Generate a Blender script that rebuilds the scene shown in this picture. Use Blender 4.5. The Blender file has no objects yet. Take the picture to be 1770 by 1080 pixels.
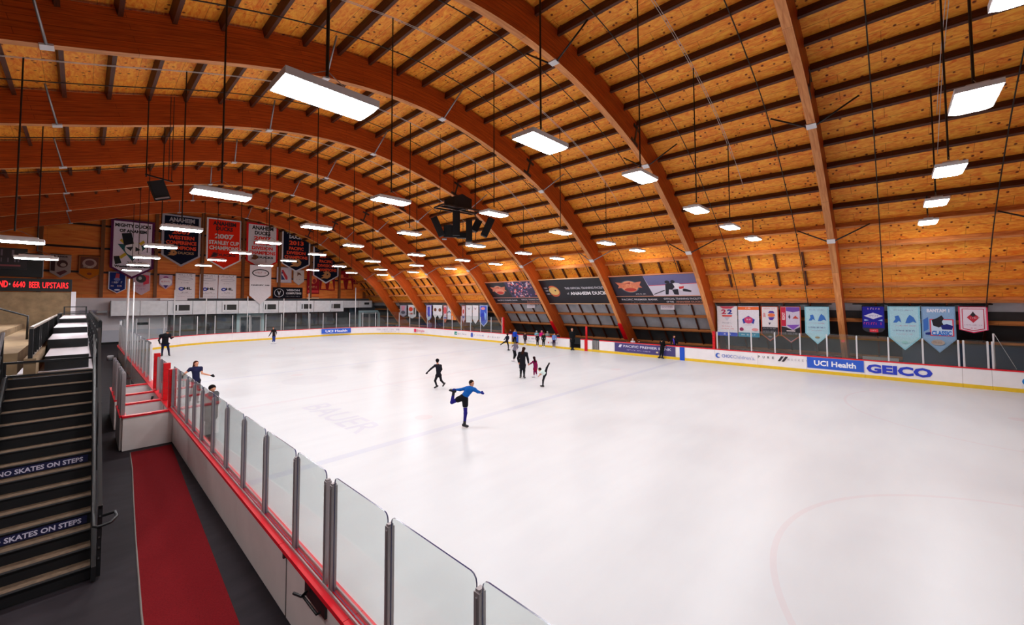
import bpy, math, random
import numpy as np
from mathutils import Vector, Matrix

# ------------------------------------------------------------------ camera, world, exposure
scene = bpy.context.scene
C = scene.collection
W_, H_ = 1770, 1080
CAM_F, CAM_YAW, CAM_PITCH, CAM_ROLL, CAM_CY, CAM_H = 698.78, 0.8165, 0.04287, -0.00283, 490.66, 4.009
cam_data = bpy.data.cameras.new('camera')
cam_data.sensor_fit = 'HORIZONTAL'; cam_data.sensor_width = 36.0
cam_data.lens = CAM_F / W_ * 36.0
cam_data.shift_y = (CAM_CY - H_ / 2) / W_
cam_data.clip_end = 300; cam_data.clip_start = 0.05
camera = bpy.data.objects.new('camera', cam_data); C.objects.link(camera)
cyw, syw, cp, sp = math.cos(CAM_YAW), math.sin(CAM_YAW), math.cos(CAM_PITCH), math.sin(CAM_PITCH)
F_ = Vector((syw * cp, cyw * cp, sp)); R0 = Vector((cyw, -syw, 0)); U0 = R0.cross(F_)
cr, sr_ = math.cos(CAM_ROLL), math.sin(CAM_ROLL)
Rv = cr * R0 + sr_ * U0; Uv = -sr_ * R0 + cr * U0
mw = Matrix(((Rv.x, Uv.x, -F_.x, 0), (Rv.y, Uv.y, -F_.y, 0), (Rv.z, Uv.z, -F_.z, CAM_H), (0, 0, 0, 1)))
camera.matrix_world = mw
scene.camera = camera

world = bpy.data.worlds.new('world'); scene.world = world; world.use_nodes = True
world.node_tree.nodes['Background'].inputs[0].default_value = (0.9, 0.93, 1.0, 1)
world.node_tree.nodes['Background'].inputs[1].default_value = 0.02
scene.view_settings.view_transform = 'Standard'
scene.view_settings.look = 'None'
scene.view_settings.gamma = 1.0
scene.view_settings.use_curve_mapping = False
scene.view_settings.exposure = 0.28
LAMP_STRENGTH = 60.0
scene.cycles.max_bounces = 12
scene.cycles.diffuse_bounces = 9
scene.cycles.transparent_max_bounces = 40
scene.cycles.sample_clamp_indirect = 6.0
scene.cycles.use_denoising = True

random.seed(4)
rng = np.random.default_rng(7)

# ------------------------------------------------------------------ materials
def lin(c):
    return tuple((v / 255 / 12.92) if v / 255 <= 0.04045 else ((v / 255 + 0.055) / 1.055) ** 2.4 for v in c) + (1.0,)

MATS = {}
def mat(name, rgb, rough=0.6, metal=0.0, spec=0.4, noise=0.0, nscale=8.0, bump=0.0, stretch=(1, 1, 1), coord='Object', emit=0.0):
    if name in MATS: return MATS[name]
    m = bpy.data.materials.new(name); m.use_nodes = True; nt = m.node_tree; N = nt.nodes; L = nt.links
    b = N['Principled BSDF']
    col = lin(rgb)
    b.inputs['Base Color'].default_value = col
    b.inputs['Roughness'].default_value = rough
    b.inputs['Metallic'].default_value = metal
    b.inputs['Specular IOR Level'].default_value = spec
    if emit:
        b.inputs['Emission Color'].default_value = col; b.inputs['Emission Strength'].default_value = emit
    if noise > 0 or bump > 0:
        tc = N.new('ShaderNodeTexCoord'); mp = N.new('ShaderNodeMapping'); nz = N.new('ShaderNodeTexNoise')
        mp.inputs['Scale'].default_value = stretch
        nz.inputs['Scale'].default_value = nscale; nz.inputs['Detail'].default_value = 5
        L.new(tc.outputs[coord], mp.inputs[0]); L.new(mp.outputs[0], nz.inputs[0])
        if noise > 0:
            mr = N.new('ShaderNodeMapRange'); mr.inputs[1].default_value = 0.3; mr.inputs[2].default_value = 0.7
            mr.inputs[3].default_value = 1 - noise; mr.inputs[4].default_value = 1 + noise * 0.6
            L.new(nz.outputs[0], mr.inputs[0])
            vm = N.new('ShaderNodeVectorMath'); vm.operation = 'SCALE'; vm.inputs[0].default_value = col[:3]
            L.new(mr.outputs[0], vm.inputs['Scale']); L.new(vm.outputs[0], b.inputs['Base Color'])
        if bump > 0:
            bp = N.new('ShaderNodeBump'); bp.inputs['Strength'].default_value = bump; bp.inputs['Distance'].default_value = 0.02
            L.new(nz.outputs[0], bp.inputs['Height']); L.new(bp.outputs[0], b.inputs['Normal'])
    MATS[name] = m
    return m

def wood_mat(name, c_dark, c_light, scale=(1.2, 26), rough=0.5, lam=0.16, seam=0.35):
    """glue-laminated timber: grain runs along U, laminations across V (metres)"""
    m = bpy.data.materials.new(name); m.use_nodes = True; nt = m.node_tree; N = nt.nodes; L = nt.links
    b = N['Principled BSDF']; b.inputs['Roughness'].default_value = rough; b.inputs['Specular IOR Level'].default_value = 0.35
    tc = N.new('ShaderNodeTexCoord'); mp = N.new('ShaderNodeMapping'); mp.inputs['Scale'].default_value = (scale[0], scale[1], 1)
    nz = N.new('ShaderNodeTexNoise'); nz.inputs['Scale'].default_value = 1.0; nz.inputs['Detail'].default_value = 6; nz.inputs['Distortion'].default_value = 0.6
    L.new(tc.outputs['UV'], mp.inputs[0]); L.new(mp.outputs[0], nz.inputs[0])
    rp = N.new('ShaderNodeValToRGB'); rp.color_ramp.elements[0].color = lin(c_dark); rp.color_ramp.elements[1].color = lin(c_light)
    rp.color_ramp.elements[0].position = 0.32; rp.color_ramp.elements[1].position = 0.68
    L.new(nz.outputs[0], rp.inputs[0])
    # laminations, each a slightly different tone
    br = N.new('ShaderNodeTexBrick'); br.inputs['Scale'].default_value = 1.0
    br.inputs['Brick Width'].default_value = 4.6; br.inputs['Row Height'].default_value = lam
    br.inputs['Mortar Size'].default_value = 0.006; br.inputs['Bias'].default_value = 0.0
    br.inputs['Color1'].default_value = (1, 1, 1, 1); br.inputs['Color2'].default_value = (0.78, 0.78, 0.78, 1)
    br.inputs['Mortar'].default_value = (seam, seam, seam, 1)
    L.new(tc.outputs['UV'], br.inputs[0])
    mx = N.new('ShaderNodeMix'); mx.data_type = 'RGBA'; mx.blend_type = 'MULTIPLY'; mx.inputs[0].default_value = 1.0
    L.new(rp.outputs[0], mx.inputs[6]); L.new(br.outputs[0], mx.inputs[7]); L.new(mx.outputs[2], b.inputs['Base Color'])
    MATS[name] = m
    return m

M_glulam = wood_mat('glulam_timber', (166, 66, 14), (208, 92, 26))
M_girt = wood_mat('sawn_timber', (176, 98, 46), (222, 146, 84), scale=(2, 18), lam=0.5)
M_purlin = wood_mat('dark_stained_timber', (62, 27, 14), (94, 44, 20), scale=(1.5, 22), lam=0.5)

def deck_mat():
    m = bpy.data.materials.new('plywood_roof_deck'); m.use_nodes = True; nt = m.node_tree; N = nt.nodes; L = nt.links
    b = N['Principled BSDF']; b.inputs['Roughness'].default_value = 0.55; b.inputs['Specular IOR Level'].default_value = 0.3
    tc = N.new('ShaderNodeTexCoord')
    # blotchy veneer figure
    mp = N.new('ShaderNodeMapping'); mp.inputs['Scale'].default_value = (5.0, 1.4, 1)
    nz = N.new('ShaderNodeTexNoise'); nz.inputs['Scale'].default_value = 1.5; nz.inputs['Detail'].default_value = 8; nz.inputs['Roughness'].default_value = 0.65; nz.inputs['Distortion'].default_value = 1.6
    L.new(tc.outputs['UV'], mp.inputs[0]); L.new(mp.outputs[0], nz.inputs[0])
    rp = N.new('ShaderNodeValToRGB')
    rp.color_ramp.elements[0].color = lin((230, 110, 26)); rp.color_ramp.elements[1].color = lin((255, 178, 62))
    rp.color_ramp.elements[0].position = 0.34; rp.color_ramp.elements[1].position = 0.62
    L.new(nz.outputs[0], rp.inputs[0])
    # sheets of plywood 1.22 x 2.44 with a tone of their own
    br = N.new('ShaderNodeTexBrick'); br.inputs['Scale'].default_value = 1.0
    br.inputs['Brick Width'].default_value = 2.44; br.inputs['Row Height'].default_value = 1.22
    br.inputs['Mortar Size'].default_value = 0.008
    br.inputs['Color1'].default_value = (1, 1, 1, 1); br.inputs['Color2'].default_value = (0.93, 0.91, 0.89, 1); br.inputs['Mortar'].default_value = (0.5, 0.42, 0.36, 1)
    sw = N.new('ShaderNodeMapping'); sw.inputs['Rotation'].default_value = (0, 0, math.pi / 2)
    L.new(tc.outputs['UV'], sw.inputs[0]); L.new(sw.outputs[0], br.inputs[0])
    mx = N.new('ShaderNodeMix'); mx.data_type = 'RGBA'; mx.blend_type = 'MULTIPLY'; mx.inputs[0].default_value = 1.0
    L.new(rp.outputs[0], mx.inputs[6]); L.new(br.outputs[0], mx.inputs[7])
    # dark knots and plugs
    vo = N.new('ShaderNodeTexVoronoi'); vo.inputs['Scale'].default_value = 4.3; vo.inputs['Randomness'].default_value = 0.75
    L.new(tc.outputs['UV'], vo.inputs[0])
    mr = N.new('ShaderNodeMapRange'); mr.inputs[1].default_value = 0.14; mr.inputs[2].default_value = 0.24; mr.inputs[3].default_value = 0.0; mr.inputs[4].default_value = 1.0
    L.new(vo.outputs['Distance'], mr.inputs[0])
    n2 = N.new('ShaderNodeTexNoise'); n2.inputs['Scale'].default_value = 0.8; L.new(tc.outputs['UV'], n2.inputs[0])
    g = N.new('ShaderNodeMapRange'); g.inputs[1].default_value = 0.26; g.inputs[2].default_value = 0.32; g.inputs[3].default_value = 1.0; g.inputs[4].default_value = 0.0
    L.new(n2.outputs[0], g.inputs[0])
    mxx = N.new('ShaderNodeMath'); mxx.operation = 'MAXIMUM'; L.new(mr.outputs[0], mxx.inputs[0]); L.new(g.outputs[0], mxx.inputs[1])
    m3 = N.new('ShaderNodeMix'); m3.data_type = 'RGBA'; m3.inputs[6].default_value = lin((110, 36, 4))
    L.new(mxx.outputs[0], m3.inputs[0]); L.new(mx.outputs[2], m3.inputs[7]); L.new(m3.outputs[2], b.inputs['Base Color'])
    MATS['deck'] = m
    return m
M_deck = deck_mat()

def ice_mat():
    m = bpy.data.materials.new('rink_ice'); m.use_nodes = True; nt = m.node_tree; N = nt.nodes; L = nt.links
    b = N['Principled BSDF']; b.inputs['Roughness'].default_value = 0.22; b.inputs['Specular IOR Level'].default_value = 0.35
    tc = N.new('ShaderNodeTexCoord'); sep = N.new('ShaderNodeSeparateXYZ'); L.new(tc.outputs['Object'], sep.inputs[0])
    def M(op, a, bb=None):
        n = N.new('ShaderNodeMath'); n.operation = op
        for i, v in enumerate((a, bb)):
            if v is None: continue
            if isinstance(v, (int, float)): n.inputs[i].default_value = v
            else: L.new(v, n.inputs[i])
        return n.outputs[0]
    X, Y = sep.outputs[0], sep.outputs[1]
    nz = N.new('ShaderNodeTexNoise'); nz.inputs['Scale'].default_value = 0.35; nz.inputs['Detail'].default_value = 6; L.new(tc.outputs['Object'], nz.inputs[0])
    sc = N.new('ShaderNodeTexNoise'); sc.inputs['Scale'].default_value = 1.0; sc.inputs['Detail'].default_value = 8
    mp = N.new('ShaderNodeMapping'); mp.inputs['Scale'].default_value = (0.5, 1.8, 1); mp.inputs['Rotation'].default_value = (0, 0, 0.35)
    L.new(tc.outputs['Object'], mp.inputs[0]); L.new(mp.outputs[0], sc.inputs[0])
    rp = N.new('ShaderNodeValToRGB'); rp.color_ramp.elements[0].color = lin((202, 205, 209)); rp.color_ramp.elements[1].color = lin((210, 213, 216))
    rp.color_ramp.elements[0].position = 0.3; rp.color_ramp.elements[1].position = 0.6
    L.new(M('ADD', M('MULTIPLY', nz.outputs[0], 0.5), M('MULTIPLY', sc.outputs[0], 0.5)), rp.inputs[0])
    col = rp.outputs[0]
    YC = 17.97; XC = 14.95
    def overlay(col, mask, rgb, amt):
        mx = N.new('ShaderNodeMix'); mx.data_type = 'RGBA'; mx.inputs[7].default_value = lin(rgb)
        L.new(M('MULTIPLY', mask, amt), mx.inputs[0]); L.new(col, mx.inputs[6]); return mx.outputs[2]
    def band(y, hw): return M('LESS_THAN', M('ABSOLUTE', M('SUBTRACT', Y, y)), hw)
    def ring(x, y, r, hw):
        dx = M('SUBTRACT', X, x); dy = M('SUBTRACT', Y, y)
        d = M('SQRT', M('ADD', M('MULTIPLY', dx, dx), M('MULTIPLY', dy, dy)))
        return M('LESS_THAN', M('ABSOLUTE', M('SUBTRACT', d, r)), hw)
    def disc(x, y, r):
        return ring(x, y, 0.0, r)
    col = overlay(col, band(YC - 7.47, 0.15), (120, 130, 190), 0.17)
    col = overlay(col, band(YC + 7.47, 0.15), (120, 130, 190), 0.16)
    col = overlay(col, band(YC, 0.15), (190, 120, 140), 0.10)
    col = overlay(col, band(YC + 27.1, 0.04), (190, 120, 140), 0.3)
    col = overlay(col, ring(XC, YC, 4.57, 0.05), (140, 140, 190), 0.10)
    for xs in (-6.7, 6.7):
        for ys in (21.0, -21.0):
            col = overlay(col, ring(XC + xs, YC + ys, 4.57, 0.045), (200, 90, 100), 0.10)
            col = overlay(col, disc(XC + xs, YC + ys, 0.3), (200, 90, 100), 0.12)
        for ys in (6.0, -6.0):
            col = overlay(col, disc(XC + xs, YC + ys, 0.3), (214, 120, 125), 0.12)
    col = overlay(col, disc(8.2, 22.0, 1.3), (150, 140, 160), 0.10)
    L.new(col, b.inputs['Base Color'])
    bp = N.new('ShaderNodeBump'); bp.inputs['Strength'].default_value = 0.08; bp.inputs['Distance'].default_value = 0.01
    L.new(sc.outputs[0], bp.inputs['Height']); L.new(bp.outputs[0], b.inputs['Normal'])
    mr = N.new('ShaderNodeMapRange'); mr.inputs[3].default_value = 0.22; mr.inputs[4].default_value = 0.5; L.new(nz.outputs[0], mr.inputs[0]); L.new(mr.outputs[0], b.inputs['Roughness'])
    return m
M_ice = ice_mat()

def glass_mat(name, tint, haze, rough=0.03):
    m = bpy.data.materials.new(name); m.use_nodes = True; nt = m.node_tree; N = nt.nodes; L = nt.links
    N.remove(N['Principled BSDF']); out = N['Material Output']
    t = N.new('ShaderNodeBsdfTransparent'); t.inputs[0].default_value = lin(tint)
    g = N.new('ShaderNodeBsdfGlossy'); g.inputs['Roughness'].default_value = rough; g.inputs[0].default_value = (0.9, 0.93, 0.93, 1)
    d = N.new('ShaderNodeBsdfDiffuse'); d.inputs[0].default_value = lin((205, 212, 210))
    ge = N.new('ShaderNodeNewGeometry'); dt = N.new('ShaderNodeVectorMath'); dt.operation = 'DOT_PRODUCT'
    L.new(ge.outputs['Normal'], dt.inputs[0]); L.new(ge.outputs['Incoming'], dt.inputs[1])
    def mm(op, x, y=None):
        n = N.new('ShaderNodeMath'); n.operation = op
        for i, v in enumerate((x, y)):
            if v is None: continue
            if isinstance(v, (int, float)): n.inputs[i].default_value = v
            else: L.new(v, n.inputs[i])
        return n
    fr = mm('ADD', mm('MULTIPLY', mm('POWER', mm('SUBTRACT', 1.0, mm('ABSOLUTE', dt.outputs['Value']).outputs[0]).outputs[0], 5.0).outputs[0], 0.9).outputs[0], 0.035)
    m1 = N.new('ShaderNodeMixShader'); m1.inputs[0].default_value = haze; L.new(t.outputs[0], m1.inputs[1]); L.new(d.outputs[0], m1.inputs[2])
    m2 = N.new('ShaderNodeMixShader'); L.new(fr.outputs[0], m2.inputs[0]); L.new(m1.outputs[0], m2.inputs[1]); L.new(g.outputs[0], m2.inputs[2])
    L.new(m2.outputs[0], out.inputs[0]); MATS[name] = m
    return m
M_glass = glass_mat('hazy_tempered_glass', (247, 250, 249), 0.03)  # thin even diffuse haze mixed into clear glass
M_glassfar = glass_mat('clear_tempered_glass', (249, 252, 251), 0.008)
M_edge = mat('glass_edge', (52, 50, 92), rough=0.2, spec=0.6)

def carpet_like(name, rgb, scale=180, var=0.35):
    return mat(name, rgb, rough=0.95, spec=0.1, noise=var, nscale=scale, bump=0.5)
M_carpet = carpet_like('red_walkway_carpet', (116, 20, 26), 90, 0.25)
M_rubber = mat('dark_rubber_floor', (40, 34, 39), rough=0.7, spec=0.18, noise=0.3, nscale=1.3, stretch=(1, 3, 1))
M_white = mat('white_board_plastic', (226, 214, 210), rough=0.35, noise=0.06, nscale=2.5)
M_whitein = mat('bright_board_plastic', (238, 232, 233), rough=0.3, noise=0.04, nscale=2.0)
M_red = mat('red_cap_plastic', (222, 22, 40), rough=0.35, spec=0.45)
M_pad = mat('red_vinyl_padding', (206, 10, 22), rough=0.4, noise=0.15, nscale=6)
M_yellow = mat('yellow_kick_plastic', (232, 190, 40), rough=0.4, noise=0.08, nscale=4)
M_alu = mat('aluminium', (166, 158, 160), rough=0.4, metal=0.45, spec=0.5)
M_aluw = mat('pale_aluminium', (214, 212, 214), rough=0.45, metal=0.2)
M_galv = mat('galvanised_duct', (246, 248, 252), rough=0.5, metal=0.1, noise=0.08, nscale=3)
M_steel = mat('grey_steel', (150, 148, 150), rough=0.4, metal=0.6)
M_blacksteel = mat('black_painted_steel', (26, 26, 28), rough=0.4, spec=0.5)
M_black = mat('matte_black', (14, 14, 16), rough=0.6)
M_pipe = mat('black_pipe', (34, 24, 20), rough=0.5)
M_conduit = mat('conduit_metal', (190, 186, 184), rough=0.35, metal=0.6)
M_tread = mat('brushed_concrete_tread', (104, 84, 66), rough=0.85, noise=0.35, nscale=14)
M_concrete = mat('tan_concrete', (150, 126, 96), rough=0.9, noise=0.28, nscale=3.5, bump=0.3)
M_plaster = mat('white_painted_wall', (242, 238, 244), rough=0.7, noise=0.05, nscale=1.0)
M_greywall = mat('grey_painted_wall', (214, 218, 230), rough=0.7, noise=0.05, nscale=1.0)
M_darkwall = mat('dark_painted_wall', (40, 36, 36), rough=0.8, noise=0.2, nscale=2.0)
M_panelgrey = mat('grey_siding_panel', (172, 176, 182), rough=0.5, noise=0.22, nscale=1.2)
M_panelshade = mat('shaded_siding_panel', (62, 64, 66), rough=0.6, noise=0.3, nscale=1.0)  # darker siding copy: dimmer low wall and dark open bays put into colour
M_lobby = mat('dark_grey_lobby_wall', (92, 96, 102), rough=0.7, noise=0.4, nscale=0.7)  # dark grey mottled panels of the lobby front
M_lobbyblue = mat('blue_grey_tint', (120, 140, 158), rough=0.3, noise=0.3, nscale=0.9)
M_paleblue = mat('pale_blue_frame', (206, 234, 240), rough=0.5)
M_endwood = wood_mat('end_wall_plywood', (232, 112, 38), (252, 152, 62), scale=(0.7, 5), lam=1.2, seam=0.5)
M_led = mat('red_led', (255, 30, 34), emit=2.2)
M_scoffer = mat('lamp_housing', (214, 212, 214), rough=0.5)
M_lamp = bpy.data.materials.new('lamp_diffuser'); M_lamp.use_nodes = True
_b = M_lamp.node_tree.nodes['Principled BSDF']; _b.inputs['Base Color'].default_value = (0.9, 0.9, 0.9, 1)
_b.inputs['Emission Color'].default_value = (0.97, 0.985, 1.02, 1); _b.inputs['Emission Strength'].default_value = LAMP_STRENGTH

def plain(rgb, rough=0.6):
    return mat('paint_%02x%02x%02x' % tuple(rgb), rgb, rough=rough)
def cloth(rgb):
    return mat('fabric_%02x%02x%02x' % tuple(rgb), rgb, rough=0.85, spec=0.15, noise=0.12, nscale=30)

# ------------------------------------------------------------------ mesh helpers
def newobj(name, me, parent=None):
    o = bpy.data.objects.new(name, me); C.objects.link(o)
    if parent is not None: o.parent = parent
    return o
def tag(o, label=None, cat=None, group=None, kind=None):
    if label: o['label'] = label
    if cat: o['category'] = cat
    if group: o['group'] = group
    if kind: o['kind'] = kind
    return o
def empty(name, loc=(0, 0, 0), rot=(0, 0, 0), label=None, cat=None, group=None):
    o = bpy.data.objects.new(name, None); C.objects.link(o); o.location = loc; o.rotation_euler = rot
    o.empty_display_size = 0.2
    return tag(o, label, cat, group)

class MB:
    def __init__(s): s.v = []; s.f = []; s.mi = []; s.uv = []
    def add(s, vs, fs, mi=0, uvs=None):
        o = len(s.v); s.v += [tuple(p) for p in vs]
        for k, f in enumerate(fs):
            s.f.append(tuple(i + o for i in f)); s.mi.append(mi); s.uv.append(uvs[k] if uvs else None)
        return s
    def box(s, lo, hi, mi=0):
        x0, y0, z0 = lo; x1, y1, z1 = hi
        vs = [(x0, y0, z0), (x1, y0, z0), (x1, y1, z0), (x0, y1, z0), (x0, y0, z1), (x1, y0, z1), (x1, y1, z1), (x0, y1, z1)]
        return s.add(vs, [(0, 3, 2, 1), (4, 5, 6, 7), (0, 1, 5, 4), (1, 2, 6, 5), (2, 3, 7, 6), (3, 0, 4, 7)], mi)
    def bar(s, p0, p1, w, h, up=(0, 0, 1), mi=0, uv=False):
        p0 = Vector(p0); p1 = Vector(p1); d = (p1 - p0); ln = d.length; d = d / ln
        u = Vector(up); r = d.cross(u)
        if r.length < 1e-4: r = d.cross(Vector((1, 0, 0)))
        r.normalize(); u = r.cross(d).normalized()
        vs = []
        for p in (p0, p1):
            for a, b in ((-1, -1), (1, -1), (1, 1), (-1, 1)): vs.append(p + r * (a * w / 2) + u * (b * h / 2))
        fs = [(0, 1, 2, 3), (7, 6, 5, 4), (0, 4, 5, 1), (1, 5, 6, 2), (2, 6, 7, 3), (3, 7, 4, 0)]
        uvs = None
        if uv:
            o = random.random() * 50
            uvs = [[(o, 0)] * 4, [(o, 0)] * 4] + [[(o, k * .37), (o + ln, k * .37), (o + ln, k * .37 + .3), (o, k * .37 + .3)] for k in range(4)]
        return s.add(vs, fs, mi, uvs)
    def tube(s, pts, r, n=8, mi=0, closed=True):
        pts = [Vector(p) for p in pts]; k = len(pts); vs = []
        prev = None
        for i, p in enumerate(pts):
            d = (pts[min(i + 1, k - 1)] - pts[max(i - 1, 0)]).normalized()
            a = Vector((0, 0, 1)) if abs(d.z) < 0.9 else Vector((1, 0, 0))
            x = d.cross(a).normalized()
            if prev is not None and x.dot(prev) < 0: x = -x
            prev = x
            y = d.cross(x)
            rr = r[i] if isinstance(r, (list, tuple)) else r
            for j in range(n):
                t = 2 * math.pi * j / n; vs.append(p + x * (rr * math.cos(t)) + y * (rr * math.sin(t)))
        fs = []
        for i in range(k - 1):
            for j in range(n):
                fs.append((i * n + j, i * n + (j + 1) % n, (i + 1) * n + (j + 1) % n, (i + 1) * n + j))
        fs.append(tuple(range(n - 1, -1, -1))); fs.append(tuple(range((k - 1) * n, k * n)))
        return s.add(vs, fs, mi)
    def prism(s, poly, ax_u, ax_v, origin, nrm, t0, t1, mi=0):
        """flat polygon (list of (u,v)) in the plane origin + u*ax_u + v*ax_v, from offset t0 to t1 along nrm"""
        O = Vector(origin); U = Vector(ax_u); V = Vector(ax_v); Nn = Vector(nrm); n = len(poly)
        vs = [O + U * a + V * b + Nn * t0 for a, b in poly] + [O + U * a + V * b + Nn * t1 for a, b in poly]
        fs = [tuple(range(n - 1, -1, -1)), tuple(range(n, 2 * n))] + [(i, (i + 1) % n, (i + 1) % n + n, i + n) for i in range(n)]
        return s.add(vs, fs, mi)
    def mesh(s, name, mats, smooth=False):
        me = bpy.data.meshes.new(name); me.from_pydata(s.v, [], s.f)
        for m in (mats if isinstance(mats, (list, tuple)) else [mats]): me.materials.append(m)
        me.polygons.foreach_set('material_index', s.mi)
        if any(u is not None for u in s.uv):
            ul = me.uv_layers.new(name='UVMap')
            for p in me.polygons:
                u = s.uv[p.index]
                if u:
                    for k, li in enumerate(p.loop_indices): ul.data[li].uv = u[k]
        if smooth: me.polygons.foreach_set('use_smooth', [True] * len(me.polygons))
        me.update()
        return me
    def build(s, name, mats, parent=None, smooth=False):
        return newobj(name, s.mesh(name, mats, smooth), parent)

def one(name, mats, parent, fn, smooth=False):
    b = MB(); fn(b); return b.build(name, mats, parent, smooth)

ORD = ['first', 'second', 'third', 'fourth', 'fifth', 'sixth', 'seventh', 'eighth', 'ninth', 'tenth', 'eleventh', 'twelfth', 'thirteenth', 'fourteenth', 'fifteenth', 'sixteenth', 'seventeenth', 'eighteenth', 'nineteenth', 'twentieth',
       'twenty-first', 'twenty-second', 'twenty-third', 'twenty-fourth', 'twenty-fifth', 'twenty-sixth', 'twenty-seventh', 'twenty-eighth', 'twenty-ninth', 'thirtieth']

# ------------------------------------------------------------------ lettering (flat printed text, as mesh data)
_tc = {}
def text_geo(s, bold=0.0):
    key = (s, bold)
    if key in _tc: return _tc[key]
    cu = bpy.data.curves.new('lettering', 'FONT'); cu.body = s; cu.offset = bold; cu.resolution_u = 2
    ob = bpy.data.objects.new('lettering_tmp', cu); C.objects.link(ob)
    dg = bpy.context.evaluated_depsgraph_get(); dg.update()
    me = bpy.data.meshes.new_from_object(ob.evaluated_get(dg))
    v = np.array([tuple(p.co)[:2] for p in me.vertices]) if len(me.vertices) else np.zeros((0, 2))
    f = [tuple(p.vertices) for p in me.polygons]
    bpy.data.objects.remove(ob); bpy.data.meshes.remove(me); bpy.data.curves.remove(cu)
    if len(v):
        lo, hi = v.min(0), v.max(0); v = (v - (lo + hi) / 2) / np.maximum(hi - lo, 1e-6)
    _tc[key] = (v, f)
    return _tc[key]
def put_text(mb, s, origin, U, V, N_, cx, cy, w, h, lift, mi=0, bold=0.012, rot=0.0):
    """write s centred at (cx,cy) on the plane origin+U*x+V*y, w x h metres, lifted along N_"""
    v, f = text_geo(s, bold); O = Vector(origin); U = Vector(U); V = Vector(V); n = Vector(N_)
    c, sn = math.cos(rot), math.sin(rot)
    pts = []
    for a, b in v:
        x, y = a * w, b * h; x, y = x * c - y * sn, x * sn + y * c
        pts.append(O + U * (cx + x) + V * (cy + y) + n * lift)
    mb.add(pts, f, mi)
def put_scribble(mb, origin, U, V, N_, cx, cy, w, h, lift, mi=0, n=12, seed=1):
    """row of tiny marks standing for print too small to read"""
    r = random.Random(seed); O = Vector(origin); U = Vector(U); V = Vector(V); nn = Vector(N_)
    x = cx - w / 2; step = w / n
    for i in range(n):
        if r.random() < 0.14: x += step; continue
        ww = step * r.uniform(.55, .8); hh = h * r.uniform(.65, 1)
        k = r.choice((0, 1, 2))
        rects = [(x, cy - hh / 2, x + ww * .3, cy + hh / 2)]
        if k: rects.append((x, cy + hh * .25, x + ww, cy + hh / 2))
        if k > 1: rects.append((x + ww * .7, cy - hh / 2, x + ww, cy + hh / 2))
        for x0, y0, x1, y1 in rects:
            mb.add([O + U * x0 + V * y0 + nn * lift, O + U * x1 + V * y0 + nn * lift, O + U * x1 + V * y1 + nn * lift, O + U * x0 + V * y1 + nn * lift], [(0, 1, 2, 3)], mi)
        x += step
def put_poly(mb, poly, origin, U, V, N_, lift, mi=0):
    O = Vector(origin); U = Vector(U); V = Vector(V); n = Vector(N_)
    mb.add([O + U * a + V * b + n * lift for a, b in poly], [tuple(range(len(poly)))], mi)
def ell(cx, cy, rx, ry, n=28, a0=0, a1=2 * math.pi):
    k = n if abs(a1 - a0 - 2 * math.pi) < 1e-6 else n + 1
    return [(cx + rx * math.cos(a0 + (a1 - a0) * i / n), cy + ry * math.sin(a0 + (a1 - a0) * i / n)) for i in range(k)]
def put_ring(mb, cx, cy, rx, ry, t, *pl, lift, mi=0, n=28):
    a = ell(cx, cy, rx, ry, n); b = ell(cx, cy, rx - t, ry - t, n)
    for i in range(n):
        j = (i + 1) % n; put_poly(mb, [a[i], a[j], b[j], b[i]], *pl, lift, mi)

# ================================================================== THE BUILDING
YA, SP, TH = 1.93, 6.70, 0.27            # first arch, spacing, beam thickness
DEPTH, DECK = 1.18, 1.27                 # beam depth, soffit-to-deck distance
ctrl = [(-9.5, 6.4), (-6.5, 8.4), (-4, 9.6), (-1.5, 10.3), (1, 11.05), (3, 11.72), (5, 12.28), (7.4, 12.72), (9.7, 12.88), (12, 12.74), (14.3, 12.34),
        (17, 11.6), (19.1, 10.8), (21.2, 9.5), (23, 8.2), (24.9, 6.75), (26.15, 5.45), (27.5, 3.75), (28.75, 2.15), (30.55, -0.05)]
def catmull(P, k=12):
    P = [np.array(p, float) for p in P]; P = [2 * P[0] - P[1]] + P + [2 * P[-1] - P[-2]]; out = []
    for i in range(1, len(P) - 2):
        a, b, c, d = P[i - 1:i + 3]
        for j in range(k):
            t = j / k; out.append(.5 * ((2 * b) + (-a + c) * t + (2 * a - 5 * b + 4 * c - d) * t * t + (-a + 3 * b - 3 * c + d) * t ** 3))
    out.append(P[-2]); return np.array(out)
raw = catmull(ctrl)
for _ in range(60): raw[1:-1] = raw[1:-1] * .5 + (raw[:-2] + raw[2:]) * .25
sarc = np.concatenate([[0], np.cumsum(np.linalg.norm(np.diff(raw, axis=0), axis=1))])
STOT = sarc[-1]; NS = 120
ss = np.linspace(0, STOT, NS + 1)
PX = np.interp(ss, sarc, raw[:, 0]); PZ = np.interp(ss, sarc, raw[:, 1])
tx = np.gradient(PX, ss); tz = np.gradient(PZ, ss); ln_ = np.hypot(tx, tz); tx /= ln_; tz /= ln_
NXo, NZo = -tz, tx                        # outward (up and away from the hall)
def prof(s, off=0.0):
    """point on the vault at arc length s, offset outward; also tangent angle"""
    x = np.interp(s, ss, PX); z = np.interp(s, ss, PZ); nx = np.interp(s, ss, NXo); nz = np.interp(s, ss, NZo)
    return float(x + nx * off), float(z + nz * off), float(nx), float(nz)
def s_at_x(x, off=0.0):
    return float(np.interp(x, PX + NXo * off, ss))
def s_at_z(z, off=0.0):                   # right leg only
    k = NS // 2; zz = (PZ + NZo * off)[k:]; return float(np.interp(-z, -zz, ss[k:]))

Y0, Y1 = -14.0, 55.5
S_EAVE = s_at_z(4.05, DECK)               # below this the vault is clad with siding panels
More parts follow.
